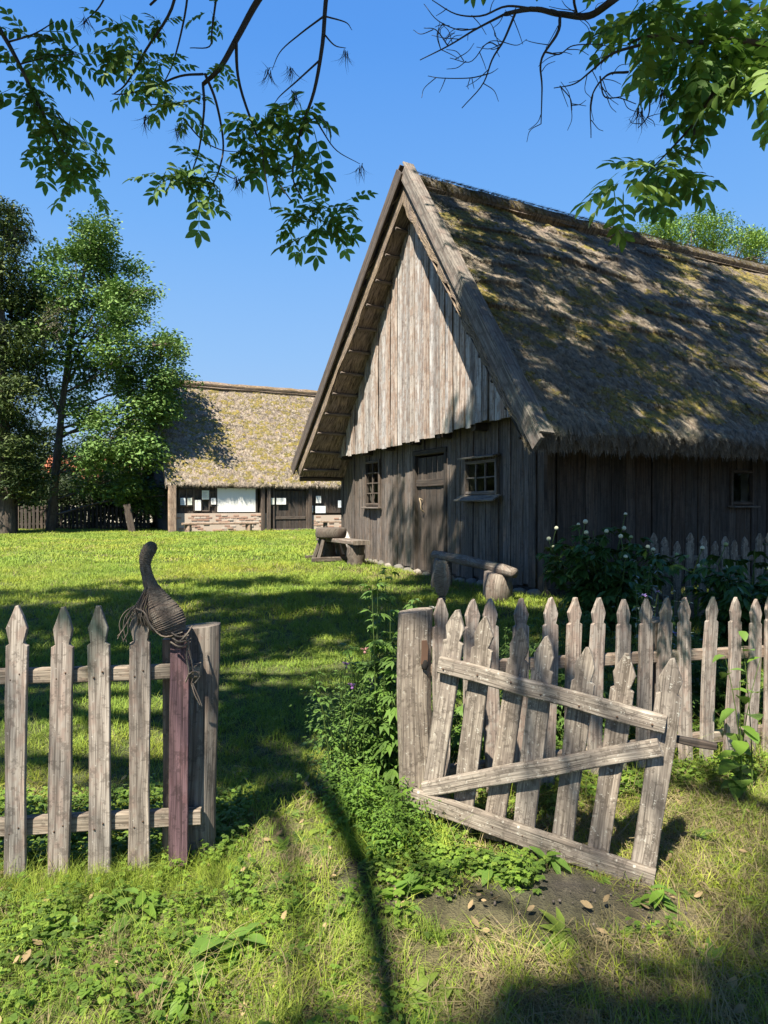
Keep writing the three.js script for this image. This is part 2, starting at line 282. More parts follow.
  for (let i = 0; i < o.mosses; i++) {
    const u = o.u0 + (o.u1 - o.u0) * R(), v = R(), U = u * lenU, Vv = v * lenV, m = mossAt(U * (o.mossFreq ?? 1), Vv * (o.mossFreq ?? 1), o.seed) * o.moss; if (R() > m * m) continue;
    const p = place(u, v), s = rr(.012, .045) * (o.mossSize ?? 1) * (.6 + m * .6); mm.push(new THREE.Matrix4().makeTranslation(p.x, p.y, p.z).multiply(B).multiply(new THREE.Matrix4().makeRotationY(R() * 6.28)).multiply(new THREE.Matrix4().makeScale(s * rr(.8, 1.6), s, s))); const k = rr(.6, 1.15), t = R(); mc.push(rgb(lerp(.225, .12, t) * k, lerp(.168, .108, t) * k, lerp(.042, .03, t) * k));
  }
  if (mm.length) instanced(slope, 'moss', mossLump, mossMat, mm, mc);
  return { slope, B, e1, e2, place };
}
function eaveFringe(slope, pos, nrm, e1, e2, count, u0, u1, thick, tone = 1, size = 1) {
  const ms = [], cs = [];
  for (let i = 0; i < count; i++) {
    const u = lerp(u0, u1, R()), q = R(), p = pos(u, 0).addScaledVector(nrm, -thick * q + .03).addScaledVector(e2, rr(-.16, -.02) + .05 * fbm(u * 40, 0, 3)), down = e2.clone().addScaledVector(nrm, -.25 * q).add(V(0, -.35 * R(), 0)).normalize();
    const x = e1.clone().applyAxisAngle(nrm, rr(-.4, .4)), y = down.clone().cross(x).normalize().negate(), z = down.clone().negate(), xx = y.clone().cross(z);
    ms.push(new THREE.Matrix4().makeBasis(xx, y, z).setPosition(p).multiply(new THREE.Matrix4().makeScale(size * rr(.7, 1.2), size, size * rr(.6, 1.1)))); const k = rr(.35, 1.0) * tone; cs.push(rgb(.36 * k, .31 * k, .25 * k));
  }
  instanced(slope, 'eave_fringe', strawBunch, strawMat, ms, cs);
}

// ---------- the barn ----------
const TH = 26.73 * Math.PI / 180, BW = 6.7, BL = 14;
const barn = thing('thatched_barn', 'weathered timber barn with steep mossy thatched roof beside the lawn', 'barn', [2.135, .4, -9.0], TH);
{
  const core = new THREE.MeshStandardMaterial({ color: rgb(.12, .10, .085), roughness: 1 });
  const iron = new THREE.MeshStandardMaterial({ color: rgb(.07, .045, .03), roughness: .7, metalness: .4 });
  const glass = new THREE.MeshPhysicalMaterial({ color: rgb(.9, .95, .95), roughness: .04, transmission: 1, thickness: 0 });
  const gOpen = [[2.45, 3.45, -.2, 2.08], [1.01, 1.84, 1.37, 1.89], [4.83, 5.47, 1.2, 2.1]]; // t0, t1, y0, y1
  const sOpen = [[3.6, 4.12, 1.22, 1.76]];
  const roofY = t => t < 2.986 ? 6.67 - (2.986 - t) * 1.12 : 6.67 - (t - 2.986) * 1.2;
  // wall sheets with openings, behind the boards
  const holed = (pts, holes, t) => { const s = new THREE.Shape(pts.map(p => new THREE.Vector2(...p))); for (const [a, b, c, d] of holes) s.holes.push(new THREE.Path([[a, c], [b, c], [b, d], [a, d]].map(p => new THREE.Vector2(...p)))); return new THREE.ExtrudeGeometry(s, { depth: t, bevelEnabled: false }); };
  const gHoles = gOpen.map(([a, b, c, d]) => [a, b, Math.max(c, .02), d]);
  const gw = sub(barn, 'gable_wall');
  part(gw, 'wall_frame', holed([[0, 0], [BW, 0], [BW, 1.95], [2.986, 6.2], [0, 2.62]], gHoles, .12).rotateY(Math.PI / 2).translate(.03, 0, 0), core);
  const sw = sub(barn, 'side_wall');
  part(sw, 'wall_frame', holed([[0, 0], [BL, 0], [BL, 2.68], [0, 2.68]], sOpen, .12).translate(0, 0, -.16), core);
  const bw_ = sub(barn, 'back_wall'); part(bw_, 'wall_frame', new THREE.BoxGeometry(BL, 2.2, .15).translate(BL / 2, 1.1, -BW + .09), core);
  part(bw_, 'end_frame', holed([[0, 0], [BW, 0], [BW, 1.95], [2.986, 6.2], [0, 2.62]], [], .12).rotateY(Math.PI / 2).translate(BL - .2, 0, 0), core);
  // lower gable boards
  const span = (a, b, y0, y1, open) => { const out = [[y0, y1]]; for (const [o0, o1, c, d] of open) if (b > o0 + .01 && a < o1 - .01) { const s = out.pop(); if (d < s[1] - .03) out.unshift([d, s[1]]); if (c > s[0] + .03) out.push([s[0], c]); } return out; };
  const edges = (from, to, cuts, w0, w1) => { const c = [from, ...cuts.filter(x => x > from && x < to).sort((a, b) => a - b), to], out = []; for (let k = 0; k < c.length - 1; k++) { const n = Math.max(1, Math.round((c[k + 1] - c[k]) / rr(w0, w1))); const cut = [0]; for (let i = 1; i < n; i++) cut.push((i + rr(-.18, .18)) / n); cut.push(1); for (let i = 0; i < n; i++) out.push([lerp(c[k], c[k + 1], cut[i]), lerp(c[k], c[k + 1], cut[i + 1])]); } return out; };
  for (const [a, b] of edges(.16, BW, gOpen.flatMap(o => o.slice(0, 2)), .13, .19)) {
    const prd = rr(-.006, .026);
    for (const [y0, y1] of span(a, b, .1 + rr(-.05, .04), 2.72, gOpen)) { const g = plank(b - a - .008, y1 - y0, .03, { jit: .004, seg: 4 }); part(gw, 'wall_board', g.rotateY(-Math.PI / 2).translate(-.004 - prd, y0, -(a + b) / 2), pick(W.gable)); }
  }
  // side boards
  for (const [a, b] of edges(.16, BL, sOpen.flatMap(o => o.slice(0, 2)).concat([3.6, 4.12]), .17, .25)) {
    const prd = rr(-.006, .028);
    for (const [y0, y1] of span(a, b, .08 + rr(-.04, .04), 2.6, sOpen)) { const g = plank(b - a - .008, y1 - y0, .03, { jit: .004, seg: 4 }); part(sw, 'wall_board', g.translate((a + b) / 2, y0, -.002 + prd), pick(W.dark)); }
  }
  part(barn, 'corner_post', plank(.19, 2.35, .19, { jit: .006 }).translate(.065, .02, -.065), W.dark[4]);
  part(barn, 'corner_post', plank(.16, 2.3, .16, { jit: .006 }).translate(.05, .02, -BW - .02), W.dark[0]);
  const sill = (L, g) => g; part(gw, 'sill_beam', plank(.16, BW + .1, .14).rotateX(-Math.PI / 2).translate(.07, .04, .05), W.dark[2]);
  part(sw, 'sill_beam', plank(.16, BL, .14).rotateZ(-Math.PI / 2).translate(0, .04, -.07), W.dark[2]);
  // foundation stones
  const stoneM = [[.18, .16, .14], [.22, .195, .17], [.14, .13, .118]].map(c => new THREE.MeshStandardMaterial({ color: rgb(...c), roughness: .95 }));
  const stones = sub(barn, 'foundation');
  const stoneG = [0, 1, 2].map(k => { const g = new THREE.IcosahedronGeometry(.5, 1), p = g.attributes.position; for (let i = 0; i < p.count; i++) { const v = V(p.getX(i), p.getY(i), p.getZ(i)); v.multiplyScalar(1 + .35 * N3(v.x * 2 + k * 9, v.y * 2, v.z * 2)); p.setXYZ(i, v.x, v.y, v.z); } g.computeVertexNormals(); return g; });
  for (let t = .2; t < BW; t += rr(.24, .4)) { const s = part(stones, 'stone', pick(stoneG), pick(stoneM)); s.position.set(-.02, .0 + (t > 4 ? .05 : 0), -t); s.scale.set(.2, rr(.14, .22), rr(.26, .4)); s.rotation.y = rr(-.3, .3); }
  // jettied gable boarding
  const jt = sub(barn, 'gable_boarding');
  const lowY = t => lerp(2.40, 2.206, clamp((t - .44) / 6.34)) - .05 * Math.sin(clamp((t - .44) / 6.34) * 3.14) + .03;
  let t = .0;
  while (t < 6.32) {
    const w = rr(.125, .18), b = Math.min(t + w, 6.36), c = (t + b) / 2, y0 = lowY(c) + rr(-.035, .015), y1 = Math.min(roofY(c) - .36, 6.2); const prd = rr(-.004, .03);
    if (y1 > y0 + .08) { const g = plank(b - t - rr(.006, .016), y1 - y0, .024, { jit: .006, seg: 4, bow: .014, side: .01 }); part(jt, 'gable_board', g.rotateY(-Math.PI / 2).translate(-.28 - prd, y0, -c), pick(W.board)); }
    t = b;
  }
  part(jt, 'gable_backing', holed([[.05, 2.5], [6.25, 2.35], [2.986, 6.15]], [], .05).rotateY(Math.PI / 2).translate(-.262, 0, 0), core);  // solid sheet added behind the boards to block light through the gaps
  part(jt, 'jetty_beam', plank(.2, BW - .2, .16).rotateX(-Math.PI / 2).rotateZ(Math.PI / 2).translate(-.14, 2.52, -.1), W.dark[1]);
  for (let k = 0; k < 7; k++) part(jt, 'joist_end', plank(.12, .3, .12).rotateZ(Math.PI / 2).translate(.05, 2.40 - k * .028, -.35 - k * .98), W.dark[0]);
  // door
  const door = sub(barn, 'door');
  for (let k = 0; k < 6; k++) part(door, 'door_board', plank(.165, 2.0, .03).rotateY(-Math.PI / 2).translate(.012 + (k % 2) * .006, .04, -2.45 - (k + .5) / 6), W.dark[[2, 0, 2, 2, 1, 2][k]]);
  part(door, 'door_ledge', plank(.12, .94, .03).rotateX(-Math.PI / 2).rotateZ(Math.PI / 2).translate(-.018, 1.6, -2.48), W.dark[2]);
  part(door, 'door_frame', plank(.08, 2.1, .08).rotateY(-Math.PI / 2).translate(-.02, 0, -2.43), W.dark[2]); part(door, 'door_frame', plank(.08, 2.1, .08).rotateY(-Math.PI / 2).translate(-.02, 0, -3.47), W.dark[2]); part(door, 'door_frame', plank(.09, 1.12, .08).rotateX(-Math.PI / 2).rotateZ(Math.PI / 2).translate(-.024, 2.12, -2.39), W.dark[2]);
  part(door, 'door_handle', tube(curve([V(-.03, 1.3, -3.2), V(-.08, 1.33, -3.22), V(-.085, 1.25, -3.17), V(-.08, 1.14, -3.16), V(-.03, 1.1, -3.16)], 12), .012, .012, 6), new THREE.MeshStandardMaterial({ color: rgb(.26, .2, .13), roughness: .8 }));
  // windows
  const win = (par, M, w, h, cols, rows, hood) => { const fw = hood ? W.gable[4] : W.dark[4]; // built facing +z, lower left corner at 0
    const g = sub(par, 'window'); g.applyMatrix4(M); const fr = .05, fm = W.bench;
    for (const x of [fr / 2 - .01, w - fr / 2 + .01]) part(g, 'frame', plank(fr, h + .04, .07).translate(x, -.02, .01), fw);
    for (const y of [fr / 2, h - fr / 2]) part(g, 'frame', plank(fr, w - 2 * fr + .02, .065).rotateZ(-Math.PI / 2).translate(fr - .01, y, .01), fw);
    for (let i = 1; i < cols; i++) part(g, 'glazing_bar', plank(.024, h - 2 * fr, .03).translate(fr + (w - 2 * fr) * i / cols, fr, .012), fw);
    for (let j = 1; j < rows; j++) part(g, 'glazing_bar', plank(.024, w - 2 * fr, .026).rotateZ(-Math.PI / 2).translate(fr, fr + (h - 2 * fr) * j / rows, .012), fw);
    for (let i = 0; i < cols; i++) for (let j = 0; j < rows; j++) { const pw = (w - 2 * fr) / cols, ph = (h - 2 * fr) / rows; part(g, 'pane', new THREE.PlaneGeometry(pw - .004, ph - .004).rotateY(rr(-.02, .02)).rotateX(rr(-.02, .02)).translate(fr + pw * (i + .5), fr + ph * (j + .5), .004), glass); }
    const shelf = (bw, L, tilt) => plank(bw, L, .025).rotateZ(-Math.PI / 2).rotateX(Math.PI / 2 + tilt);
    if (hood) { part(g, 'sill_board', shelf(.17, w + .2, .5).translate(-.1, -.05, .1), W.grey); part(g, 'hood_board', shelf(.13, w + .12, .2).translate(-.06, h + .045, .07), W.grey); }
    else part(g, 'sill_board', shelf(.1, w + .12, .1).translate(-.06, -.03, .06), W.gable[4]);
    return g;
  };
  const gm = (t1, y0) => new THREE.Matrix4().makeRotationY(-Math.PI / 2).setPosition(-.03, y0, -t1);
  win(barn, gm(1.84, 1.37), .83, .52, 3, 2, true); win(barn, gm(5.47, 1.2), .64, .9, 2, 4, false); win(barn, new THREE.Matrix4().setPosition(3.6, 1.22, .03), .52, .54, 1, 1, false);
  // roof: near slope and far slope
  const nR = V(0, 4.106, 4.60).normalize();
  const ridge = t => V(0, 6.67, -2.986);
  const sag = u => -.10 * Math.sin(u * Math.PI) ;
  const posR = (u, v) => V(lerp(lerp(-1.05, -.5, v), BL + .4, u), lerp(2.07 + .012 * u * BL, 6.67 + sag(u), v), lerp(1.12, -2.986, v));
  const lenV = Math.hypot(4.60, 4.106);
  const sr = thatchSlope(barn, 'thatch_slope', posR, nR, BL + .9, lenV, .3, { cell: .085, course: .62, seed: 3.3, rough: 1, moss: 1.1, base: [.66, .60, .54], straws: 150000, u0: 0, u1: .68, mosses: 90000, size: .42, mossSize: .75, tone: .78 });
  eaveFringe(sr.slope, posR, nR, sr.e1, sr.e2, 7500, 0, .45, .3, .8, .8);
  const nL = V(0, 4.0, -4.85).normalize();
  const posL = (u, v) => V(lerp(lerp(-1.05, -.5, v), BL + .4, u), lerp(1.99, 6.67 + sag(u), v), lerp(-6.85, -2.986, v));
  thatchSlope(barn, 'thatch_slope', posL, nL, BL + 1.4, Math.hypot(4.68, 3.86), .26, { cell: .25, course: .62, seed: 8.1, rough: .8, moss: .6, base: [.8, .75, .7], straws: 3000, u0: 0, u1: .2, mosses: 0, flip: true });
  // ridge roll
  { const pts = [], rad = []; for (let i = 0; i <= 60; i++) { const u = i / 60; pts.push(V(-.45 + u * (BL + .8), 6.62 + sag(u) + .03 * N3(i * .5, 2, 3), -2.986)); rad.push(.15 + .03 * N3(i * .7, 1, 1)); } const rg = tube(pts, 0, 0, 10, rad, .06); const n = rg.attributes.position.count, c = new Float32Array(n * 3); for (let i = 0; i < n; i++) { const m = clamp(.5 + 1.6 * fbm(i * .13, 1, 6)); c.set([lerp(.62, .42, m), lerp(.57, .34, m), lerp(.52, .12, m)], i * 3); } rg.setAttribute('color', new THREE.BufferAttribute(c, 3)); const rgm = part(barn, 'ridge', rg, thatchMat);
    const ms = [], cs = []; for (let i = 0; i < 3800; i++) { const u = R() * .75, f = rr(-.2, 1.6), p = V(-.45 + u * (BL + .8), 6.64 + sag(u) + Math.cos(f) * .15, -2.986 + Math.sin(f) * .15); const nn = V(0, Math.cos(f), Math.sin(f)), dn = V(rr(-.5, .5), -Math.sin(f), Math.cos(f)).normalize(), xx = nn.clone().cross(dn.clone().negate()).normalize(); ms.push(new THREE.Matrix4().makeBasis(xx, dn.clone().negate().cross(xx).normalize(), dn.clone().negate()).setPosition(p).multiply(new THREE.Matrix4().makeScale(.5, .3, rr(.3, .6)))); const k = rr(.4, 1), m = R() < .4; cs.push(m ? rgb(.22 * k, .17 * k, .05 * k) : rgb(.36 * k, .32 * k, .28 * k)); } instanced(rgm, 'loose_straw', strawBunch, strawMat, ms, cs); }
  // barge boards and the cap boards lying on the thatch edge
  const beam = (a, b, w, t, upv) => { const d = b.clone().sub(a), L = d.length(), y = d.normalize(), x = upv.clone().sub(y.clone().multiplyScalar(upv.dot(y))).normalize(), z = x.clone().cross(y); return plank(w, L, t, { seg: 4, jit: .004 }).applyMatrix4(new THREE.Matrix4().makeBasis(x, y, z).setPosition(a)); };
  const apex = V(-.56, 6.84, -2.986), rf = V(-1.1, 1.88, 1.17), lf = V(-1.1, 1.96, -6.93), out = V(-1, 0, 0);
  const perp = (a, b) => out.clone().cross(b.clone().sub(a)).normalize();
  part(barn, 'barge_board', beam(rf, apex.clone().add(V(0, -.12, .06)), .19, .04, perp(rf, apex)), W.grey);
  part(barn, 'barge_board', beam(lf, apex.clone().add(V(-.03, -.08, 0)), .24, .04, perp(lf, apex)), W.dark[4]);
  part(barn, 'cap_board', beam(rf.clone().add(V(.09, .12, .04)), apex.clone().add(V(.09, .05, .06)), .2, .03, V(1, 0, 0)), W.grey);
  part(barn, 'cap_board', beam(lf.clone().add(V(.14, .2, -.06)), apex.clone().add(V(.12, .05, -.05)), .25, .03, V(1, 0, 0)), W.dark[4]);
  // battens and rafters seen under the far overhang
  for (let k = 0; k < 13; k++) { const v = (k + .4) / 13, p = posL(0, v).addScaledVector(nL, -.29); part(barn, 'roof_batten', tube([V(p.x + .03, p.y, p.z), V(-.2, p.y + rr(-.02, .02), p.z)], .036, .03, 6), W.gable[4]); }
  for (let k = 0; k < 12; k++) { const v = (k + .4) / 12, p = posR(0, v).addScaledVector(nR, -.34); part(barn, 'roof_batten', tube([V(p.x + .03, p.y, p.z), V(-.2, p.y, p.z)], .025, .025, 6), W.dark[1]); }
  part(barn, 'eave_pole', tube([V(-1.0, 1.78, -6.75), V(.2, 1.8, -6.72)], .05, .05, 7), W.dark[1]);
}

// ---------- far thatched farmhouse ----------
const FX = -10.2, FZ = 31;
const wOf = px => { const r = (px - 384) / FOCAL; return (r * FZ - FX) / (Math.cos(TH) - Math.sin(TH) * r); };
const yOf = (py, w) => { const d = FZ + Math.sin(TH) * w; return at(384, py, d).y - .4; };
const far = thing('thatched_farmhouse', 'long low farmhouse with mossy thatched roof across the lawn', 'house', [FX, .4, -FZ], TH);
{
  const core = new THREE.MeshStandardMaterial({ color: rgb(.13, .105, .085), roughness: 1 });
  const white = new THREE.MeshStandardMaterial({ color: rgb(.74, .74, .70), roughness: .8 });
  const L = 22, D = 7.4, w0 = wOf(172);
  const wl = sub(far, 'wall');
  part(wl, 'wall_frame', new THREE.BoxGeometry(L, 2.3, D - .4).translate(L / 2 + .75, 1.15, -D / 2 - .25), core);
  const dl = wOf(274), dr = wOf(306), pl = wOf(217), pr = wOf(255);
  // timber boards above the plinth
  for (let w = wOf(175); w < L; w += .21) { if (w > dl - .1 && w < dr + .02) continue; if (w > pl - .1 && w < pr + .05) continue; part(wl, 'wall_board', plank(.2, 1.35, .03, { seg: 1 }).translate(w + .1, .85, -.02), pick(W.dark)); }
  // corner posts and door posts
  for (const [px, m] of [[171, W.pale], [262, W.dark[1]], [268, W.dark[4]], [309, W.dark[1]]]) part(far, 'post', plank(px < 200 ? .36 : .2, 2.15, .22).translate(wOf(px), -.02, px < 200 ? .35 : .12), m);
  // rubble and brick plinth
  const stoneM = [[.36, .22, .16], [.40, .27, .20], [.46, .38, .31], [.5, .43, .36], [.33, .21, .16]].map(c => new THREE.MeshStandardMaterial({ color: rgb(...c), roughness: .95 }));
  const plinth = (a, b, y1) => { const g = sub(far, 'plinth'); part(g, 'mortar', new THREE.BoxGeometry(b - a, y1, .1).translate((a + b) / 2, y1 / 2, .07), new THREE.MeshStandardMaterial({ color: rgb(.45, .37, .30), roughness: 1 }));
    stoneM.forEach((m, k) => { const bricks = []; for (let r = 0; r * .1 < y1 - .06; r++) for (let x = a + (r % 2) * .14; x < b - .26; x += .28) { if (Math.floor(Math.abs(N3(x * 3.1, r * 2.7, 5)) * 14) % 5 !== k || R() < .5) continue; bricks.push(new THREE.BoxGeometry(.25, .075, .05).translate(x + .13, r * .1 + .06, .115 + rr(-.012, .012))); } if (bricks.length) { const o = part(g, 'bricks', mergeGeometries(bricks), m); o.userData.kind = 'stuff'; } }); };
  plinth(wOf(175), dl - .35, .86); plinth(dr + .2, wOf(360), .74);
  // whitewashed panel
  { const y0 = yOf(512, pl), y1 = yOf(488, pl); const p = part(far, 'whitewashed_panel', new THREE.BoxGeometry(pr - pl, y1 - y0, .05).translate((pl + pr) / 2, (y0 + y1) / 2, .06), white); p.userData.label = 'blank white panel in the wall'; for (const x of [pl - .06, pr + .06]) part(far, 'post', plank(.12, 1.4, .1).translate(x, .8, .03), W.dark[2]); }
  // door
  const door = sub(far, 'door'); const dn = 8; for (let k = 0; k < dn; k++) part(door, 'door_board', plank((dr - dl) / dn - .008, 1.9, .04, { seg: 1 }).translate(lerp(dl, dr, (k + .5) / dn), .05, .0), W.dark[[0, 2, 0, 3, 2, 0, 3, 0][k]]);
  for (const x of [dl - .05, dr + .05]) part(door, 'door_frame', plank(.12, 2.05, .12).translate(x, 0, .06), W.dark[1]); part(door, 'threshold', plank(.22, dr - dl + .3, .12).rotateZ(-Math.PI / 2).rotateX(Math.PI / 2).translate(dl - .15, .02, .18), W.log); part(door, 'door_ledge', plank(.14, dr - dl - .1, .03).rotateZ(-Math.PI / 2).translate(dl + .05, .62, .04), W.dark[4]);
  // windows with panes
  const glass = new THREE.MeshPhysicalMaterial({ color: rgb(.9, .95, .95), roughness: .05, transmission: 1, thickness: 0 });
  const win = (pa, pb, ya, yb, cols, rows) => { const a = wOf(pa), b = wOf(pb), y0 = yOf(yb, a), y1 = yOf(ya, a), g = sub(far, 'window'); for (let i = 0; i <= cols; i++) part(g, 'frame', plank(.06, y1 - y0, .07, { seg: 1 }).translate(lerp(a, b, i / cols), y0, .05), W.dark[4]); for (let j = 0; j <= rows; j++) part(g, 'frame', plank(.06, b - a, .06, { seg: 1 }).rotateZ(-Math.PI / 2).translate(a, lerp(y0, y1, j / rows), .05), W.dark[4]); for (let i = 0; i < cols; i++) for (let j = 0; j < rows; j++) part(g, 'pane', new THREE.PlaneGeometry((b - a) / cols - .07, (y1 - y0) / rows - .07).translate(lerp(a, b, (i + .5) / cols), lerp(y0, y1, (j + .5) / rows), .03), glass); };
  win(179, 193, 489, 506, 2, 2); win(193.6, 209, 489, 511, 2, 2); win(210, 216, 492, 506, 1, 2);
  // posts at left and leaning boards
  part(far, 'leaning_board', plank(.3, 1.3, .05).rotateZ(.18).translate(-1.1, 0, -.6), W.dark[4]);
  // roof
  const ey = 1.98, rY = 7.55, rz = -D / 2 - .3, ez = .36, n = V(0, ez - rz, rY - ey).normalize(), x0 = .3;
  const pos = (u, v) => V(x0 + u * (L + .9), lerp(ey + .28, rY - .05 * Math.sin(u * 9), v), lerp(ez, rz, v));
  const sl = thatchSlope(far, 'thatch_slope', pos, n, L + .9, Math.hypot(rY - ey, ez - rz), .28, { cell: .16, course: .8, seed: 5.7, rough: .8, moss: .85, base: [.74, .67, .62], straws: 40000, u0: 0, u1: .55, mosses: 90000, size: .9, mossSize: 1.3, tone: .75, mossFreq: 2.6 });
  eaveFringe(sl.slope, pos, n, sl.e1, sl.e2, 3000, 0, .55, .28, .8, .9);
  const nb = V(0, 3.7, -5.5).normalize(); thatchSlope(far, 'thatch_slope', (u, v) => V(x0 + u * (L + .9), lerp(ey + .28, rY, v), lerp(-D - 1.35, rz, v)), nb, L + .9, 6.7, .28, { cell: .5, course: .8, seed: 2.2, rough: .6, moss: .6, base: [.9, .85, .8], straws: 0, u0: 0, u1: 1, mosses: 0, flip: true });
  { const pts = [], rad = []; for (let i = 0; i <= 50; i++) { pts.push(V(x0 + i / 50 * (L + .9), rY - .02 + .05 * N3(i * .4, 4, 1), rz)); rad.push(.2 + .05 * N3(i * .6, 2, 2)); } const rg = tube(pts, 0, 0, 9, rad, .06), c = new Float32Array(rg.attributes.position.count * 3); for (let i = 0; i < c.length / 3; i++) { const m = clamp(.35 + 1.5 * fbm(i * .11, 3, 6)); c.set([lerp(.75, .5, m), lerp(.68, .38, m), lerp(.62, .14, m)], i * 3); } rg.setAttribute('color', new THREE.BufferAttribute(c, 3)); part(far, 'ridge', rg, thatchMat); }
  const d = V(0, rY - ey, rz - ez), al = Math.atan2(-(rz - ez), rY - ey); for (const s of [0, 1]) part(far, 'barge_board', plank(.3, d.length(), .05, { seg: 3 }).rotateY(Math.PI / 2).rotateX(s ? al : -al).translate(x0 - .04, ey + .08, s ? -D - 1.35 : ez), W.grey);
  part(far, 'gable_boards', (() => { const s = new THREE.Shape([[.2, 2], [D + .4, 2], [D / 2 + .3, 7]].map(p => new THREE.Vector2(...p))); return new THREE.ExtrudeGeometry(s, { depth: .05, bevelEnabled: false }).rotateY(Math.PI / 2).translate(.6, 0, 0); })(), W.dark[0]);
}
// paper notices pinned on the far wall
{
  const paper = [[.78, .78, .74], [.66, .72, .76], [.7, .72, .62]].map((c, k) => { const cv = document.createElement('canvas'); cv.width = 64; cv.height = 96; const x = cv.getContext('2d'); x.fillStyle = `rgb(${c.map(v => Math.round(255 * v ** .45)).join(',')})`; x.fillRect(0, 0, 64, 96); x.fillStyle = 'rgb(120,122,128)'; const r = mulberry(k + 3); for (let y = 14; y < 84; y += 7) x.fillRect(8, y, 20 + r() * 28, 2); const t = new THREE.CanvasTexture(cv); t.colorSpace = THREE.SRGBColorSpace; return new THREE.MeshStandardMaterial({ map: t, roughness: .8 }); });
  const list = [[180, 185, 498, 505, 'small pale notice low in the leftmost farmhouse window'], [187, 191.5, 498, 505, 'small pale notice beside the lowest corner pane of the farmhouse'], [194.5, 200.5, 500, 510.5, 'tall white notice in the wide farmhouse window'], [201.5, 208.5, 490.5, 499.5, 'greenish notice high in the wide farmhouse window'], [210.5, 215.5, 498, 504.5, 'narrow notice in the single-column farmhouse window'], [269, 273.5, 498, 504.5, 'small dull notice on the post beside the farmhouse door'], [275.5, 285, 498, 504.5, 'wide white notice on the upper left of the farmhouse door'], [307.5, 312, 505.5, 512.5, 'square white notice low to the right of the farmhouse door'], [315, 320, 496, 503, 'white notice hanging above the bluish one on the farmhouse'], [314.5, 324.5, 506, 513, 'wide bluish notice on boards right of the farmhouse door'], [337, 343, 500.5, 507.5, 'pale blue notice nearest the gable of the barn']];
  list.forEach(([a, b, y0, y1, label], k) => { const x0 = wOf(a), x1 = wOf(b), ya = yOf(y1, x0), yb = yOf(y0, x0), g = new THREE.BoxGeometry(x1 - x0, yb - ya, .012).translate((x1 - x0) / 2, (yb - ya) / 2, 0); const o = part(scene, 'paper_notice', g, paper[[1, 2, 0, 2, 0, 2, 0, 0, 0, 1, 1][k]]); o.position.set(x0, ya, k < 5 ? .115 : .14).applyMatrix4(new THREE.Matrix4().makeRotationY(TH)).add(V(FX, .4, -FZ)); o.rotation.y = TH; tag(o, label, 'notice', 'notices on the farmhouse wall'); });
}
const onFar = (w, y, z) => V(w, y, z).applyMatrix4(new THREE.Matrix4().makeRotationY(TH)).add(V(FX, .4, -FZ));
const ringLog = (r, L, seed, wob = .05, seg = 10) => { const pts = [], rad = []; for (let i = 0; i <= 6; i++) { pts.push(V(0, L * i / 6, 0)); rad.push(r * (1 + .12 * N3(i * .8, seed, 2))); } return tube(pts, 0, 0, seg, rad, wob); };
{ // long plank bench in front of the farmhouse
  const a = wOf(178), b = wOf(252), p = onFar(a, 0, 1.0), t = thing('plank_bench', 'long plank bench on two stumps against the farmhouse plinth', 'bench', p.toArray(), TH);
  part(t, 'seat', plank(.34, b - a, .09).rotateZ(-Math.PI / 2).rotateX(Math.PI / 2).translate(0, .40, 0), W.pale);
  for (const px of [184, 243]) part(t, 'leg', ringLog(.15, .38, px).translate(wOf(px) - a, -.02, 0), W.pale);
  const q = onFar(wOf(314), 0, .9), u = thing('plank_bench', 'short plank bench right of the farmhouse door', 'bench', q.toArray(), TH); part(u, 'seat', plank(.34, 1.7, .07).rotateZ(-Math.PI / 2).rotateX(Math.PI / 2).translate(0, .42, 0), W.pale); for (const x of [.25, 1.4]) part(u, 'leg', ringLog(.11, .4, x).translate(x, -.02, 0), W.log);
  const j = onFar(wOf(339), .46, .9); const jar = part(scene, 'milk_jug', new THREE.LatheGeometry([[0, 0], [.16, 0], [.17, .12], [.12, .3], [.06, .42], [.075, .5], [.05, .5], [.04, .42], [0, .4]].map(p => new THREE.Vector2(...p)), 14), new THREE.MeshStandardMaterial({ color: rgb(.62, .58, .52), roughness: .6 })); jar.position.copy(j); tag(jar, 'pale conical jug standing on the short plank bench', 'jug');
}
// ---------- furniture by the barn ----------
{ // round block table on splayed legs
  const p = groundAt(331, 561), t = thing('block_table', 'low round block table on splayed legs near the barn corner', 'table', [p.x, p.y, p.z], .4);
  const s = p.z / -FOCAL, top = 38 * -p.z / FOCAL / 2;
  const g = tube([V(0, .47, 0), V(0, .5, 0), V(0, .58, 0), V(0, .66, 0), V(0, .68, 0)], 0, 0, 18, [.28, .31, .32, .31, .27], .02); part(t, 'tabletop', g, W.log);
  for (const [x, z] of [[-.34, .2], [.34, .2], [-.3, -.26], [.3, -.26]]) part(t, 'leg', tube([V(x, -.02, z), V(x * .5, .5, z * .5)], .05, .045, 7, null, .06), W.log);
  part(t, 'stretcher', plank(.09, .98, .07).rotateZ(-Math.PI / 2).translate(-.49, .06, .28), W.log);
  part(t, 'stretcher', plank(.09, .9, .07).rotateZ(-Math.PI / 2).translate(-.45, .06, -.3), W.log);
}
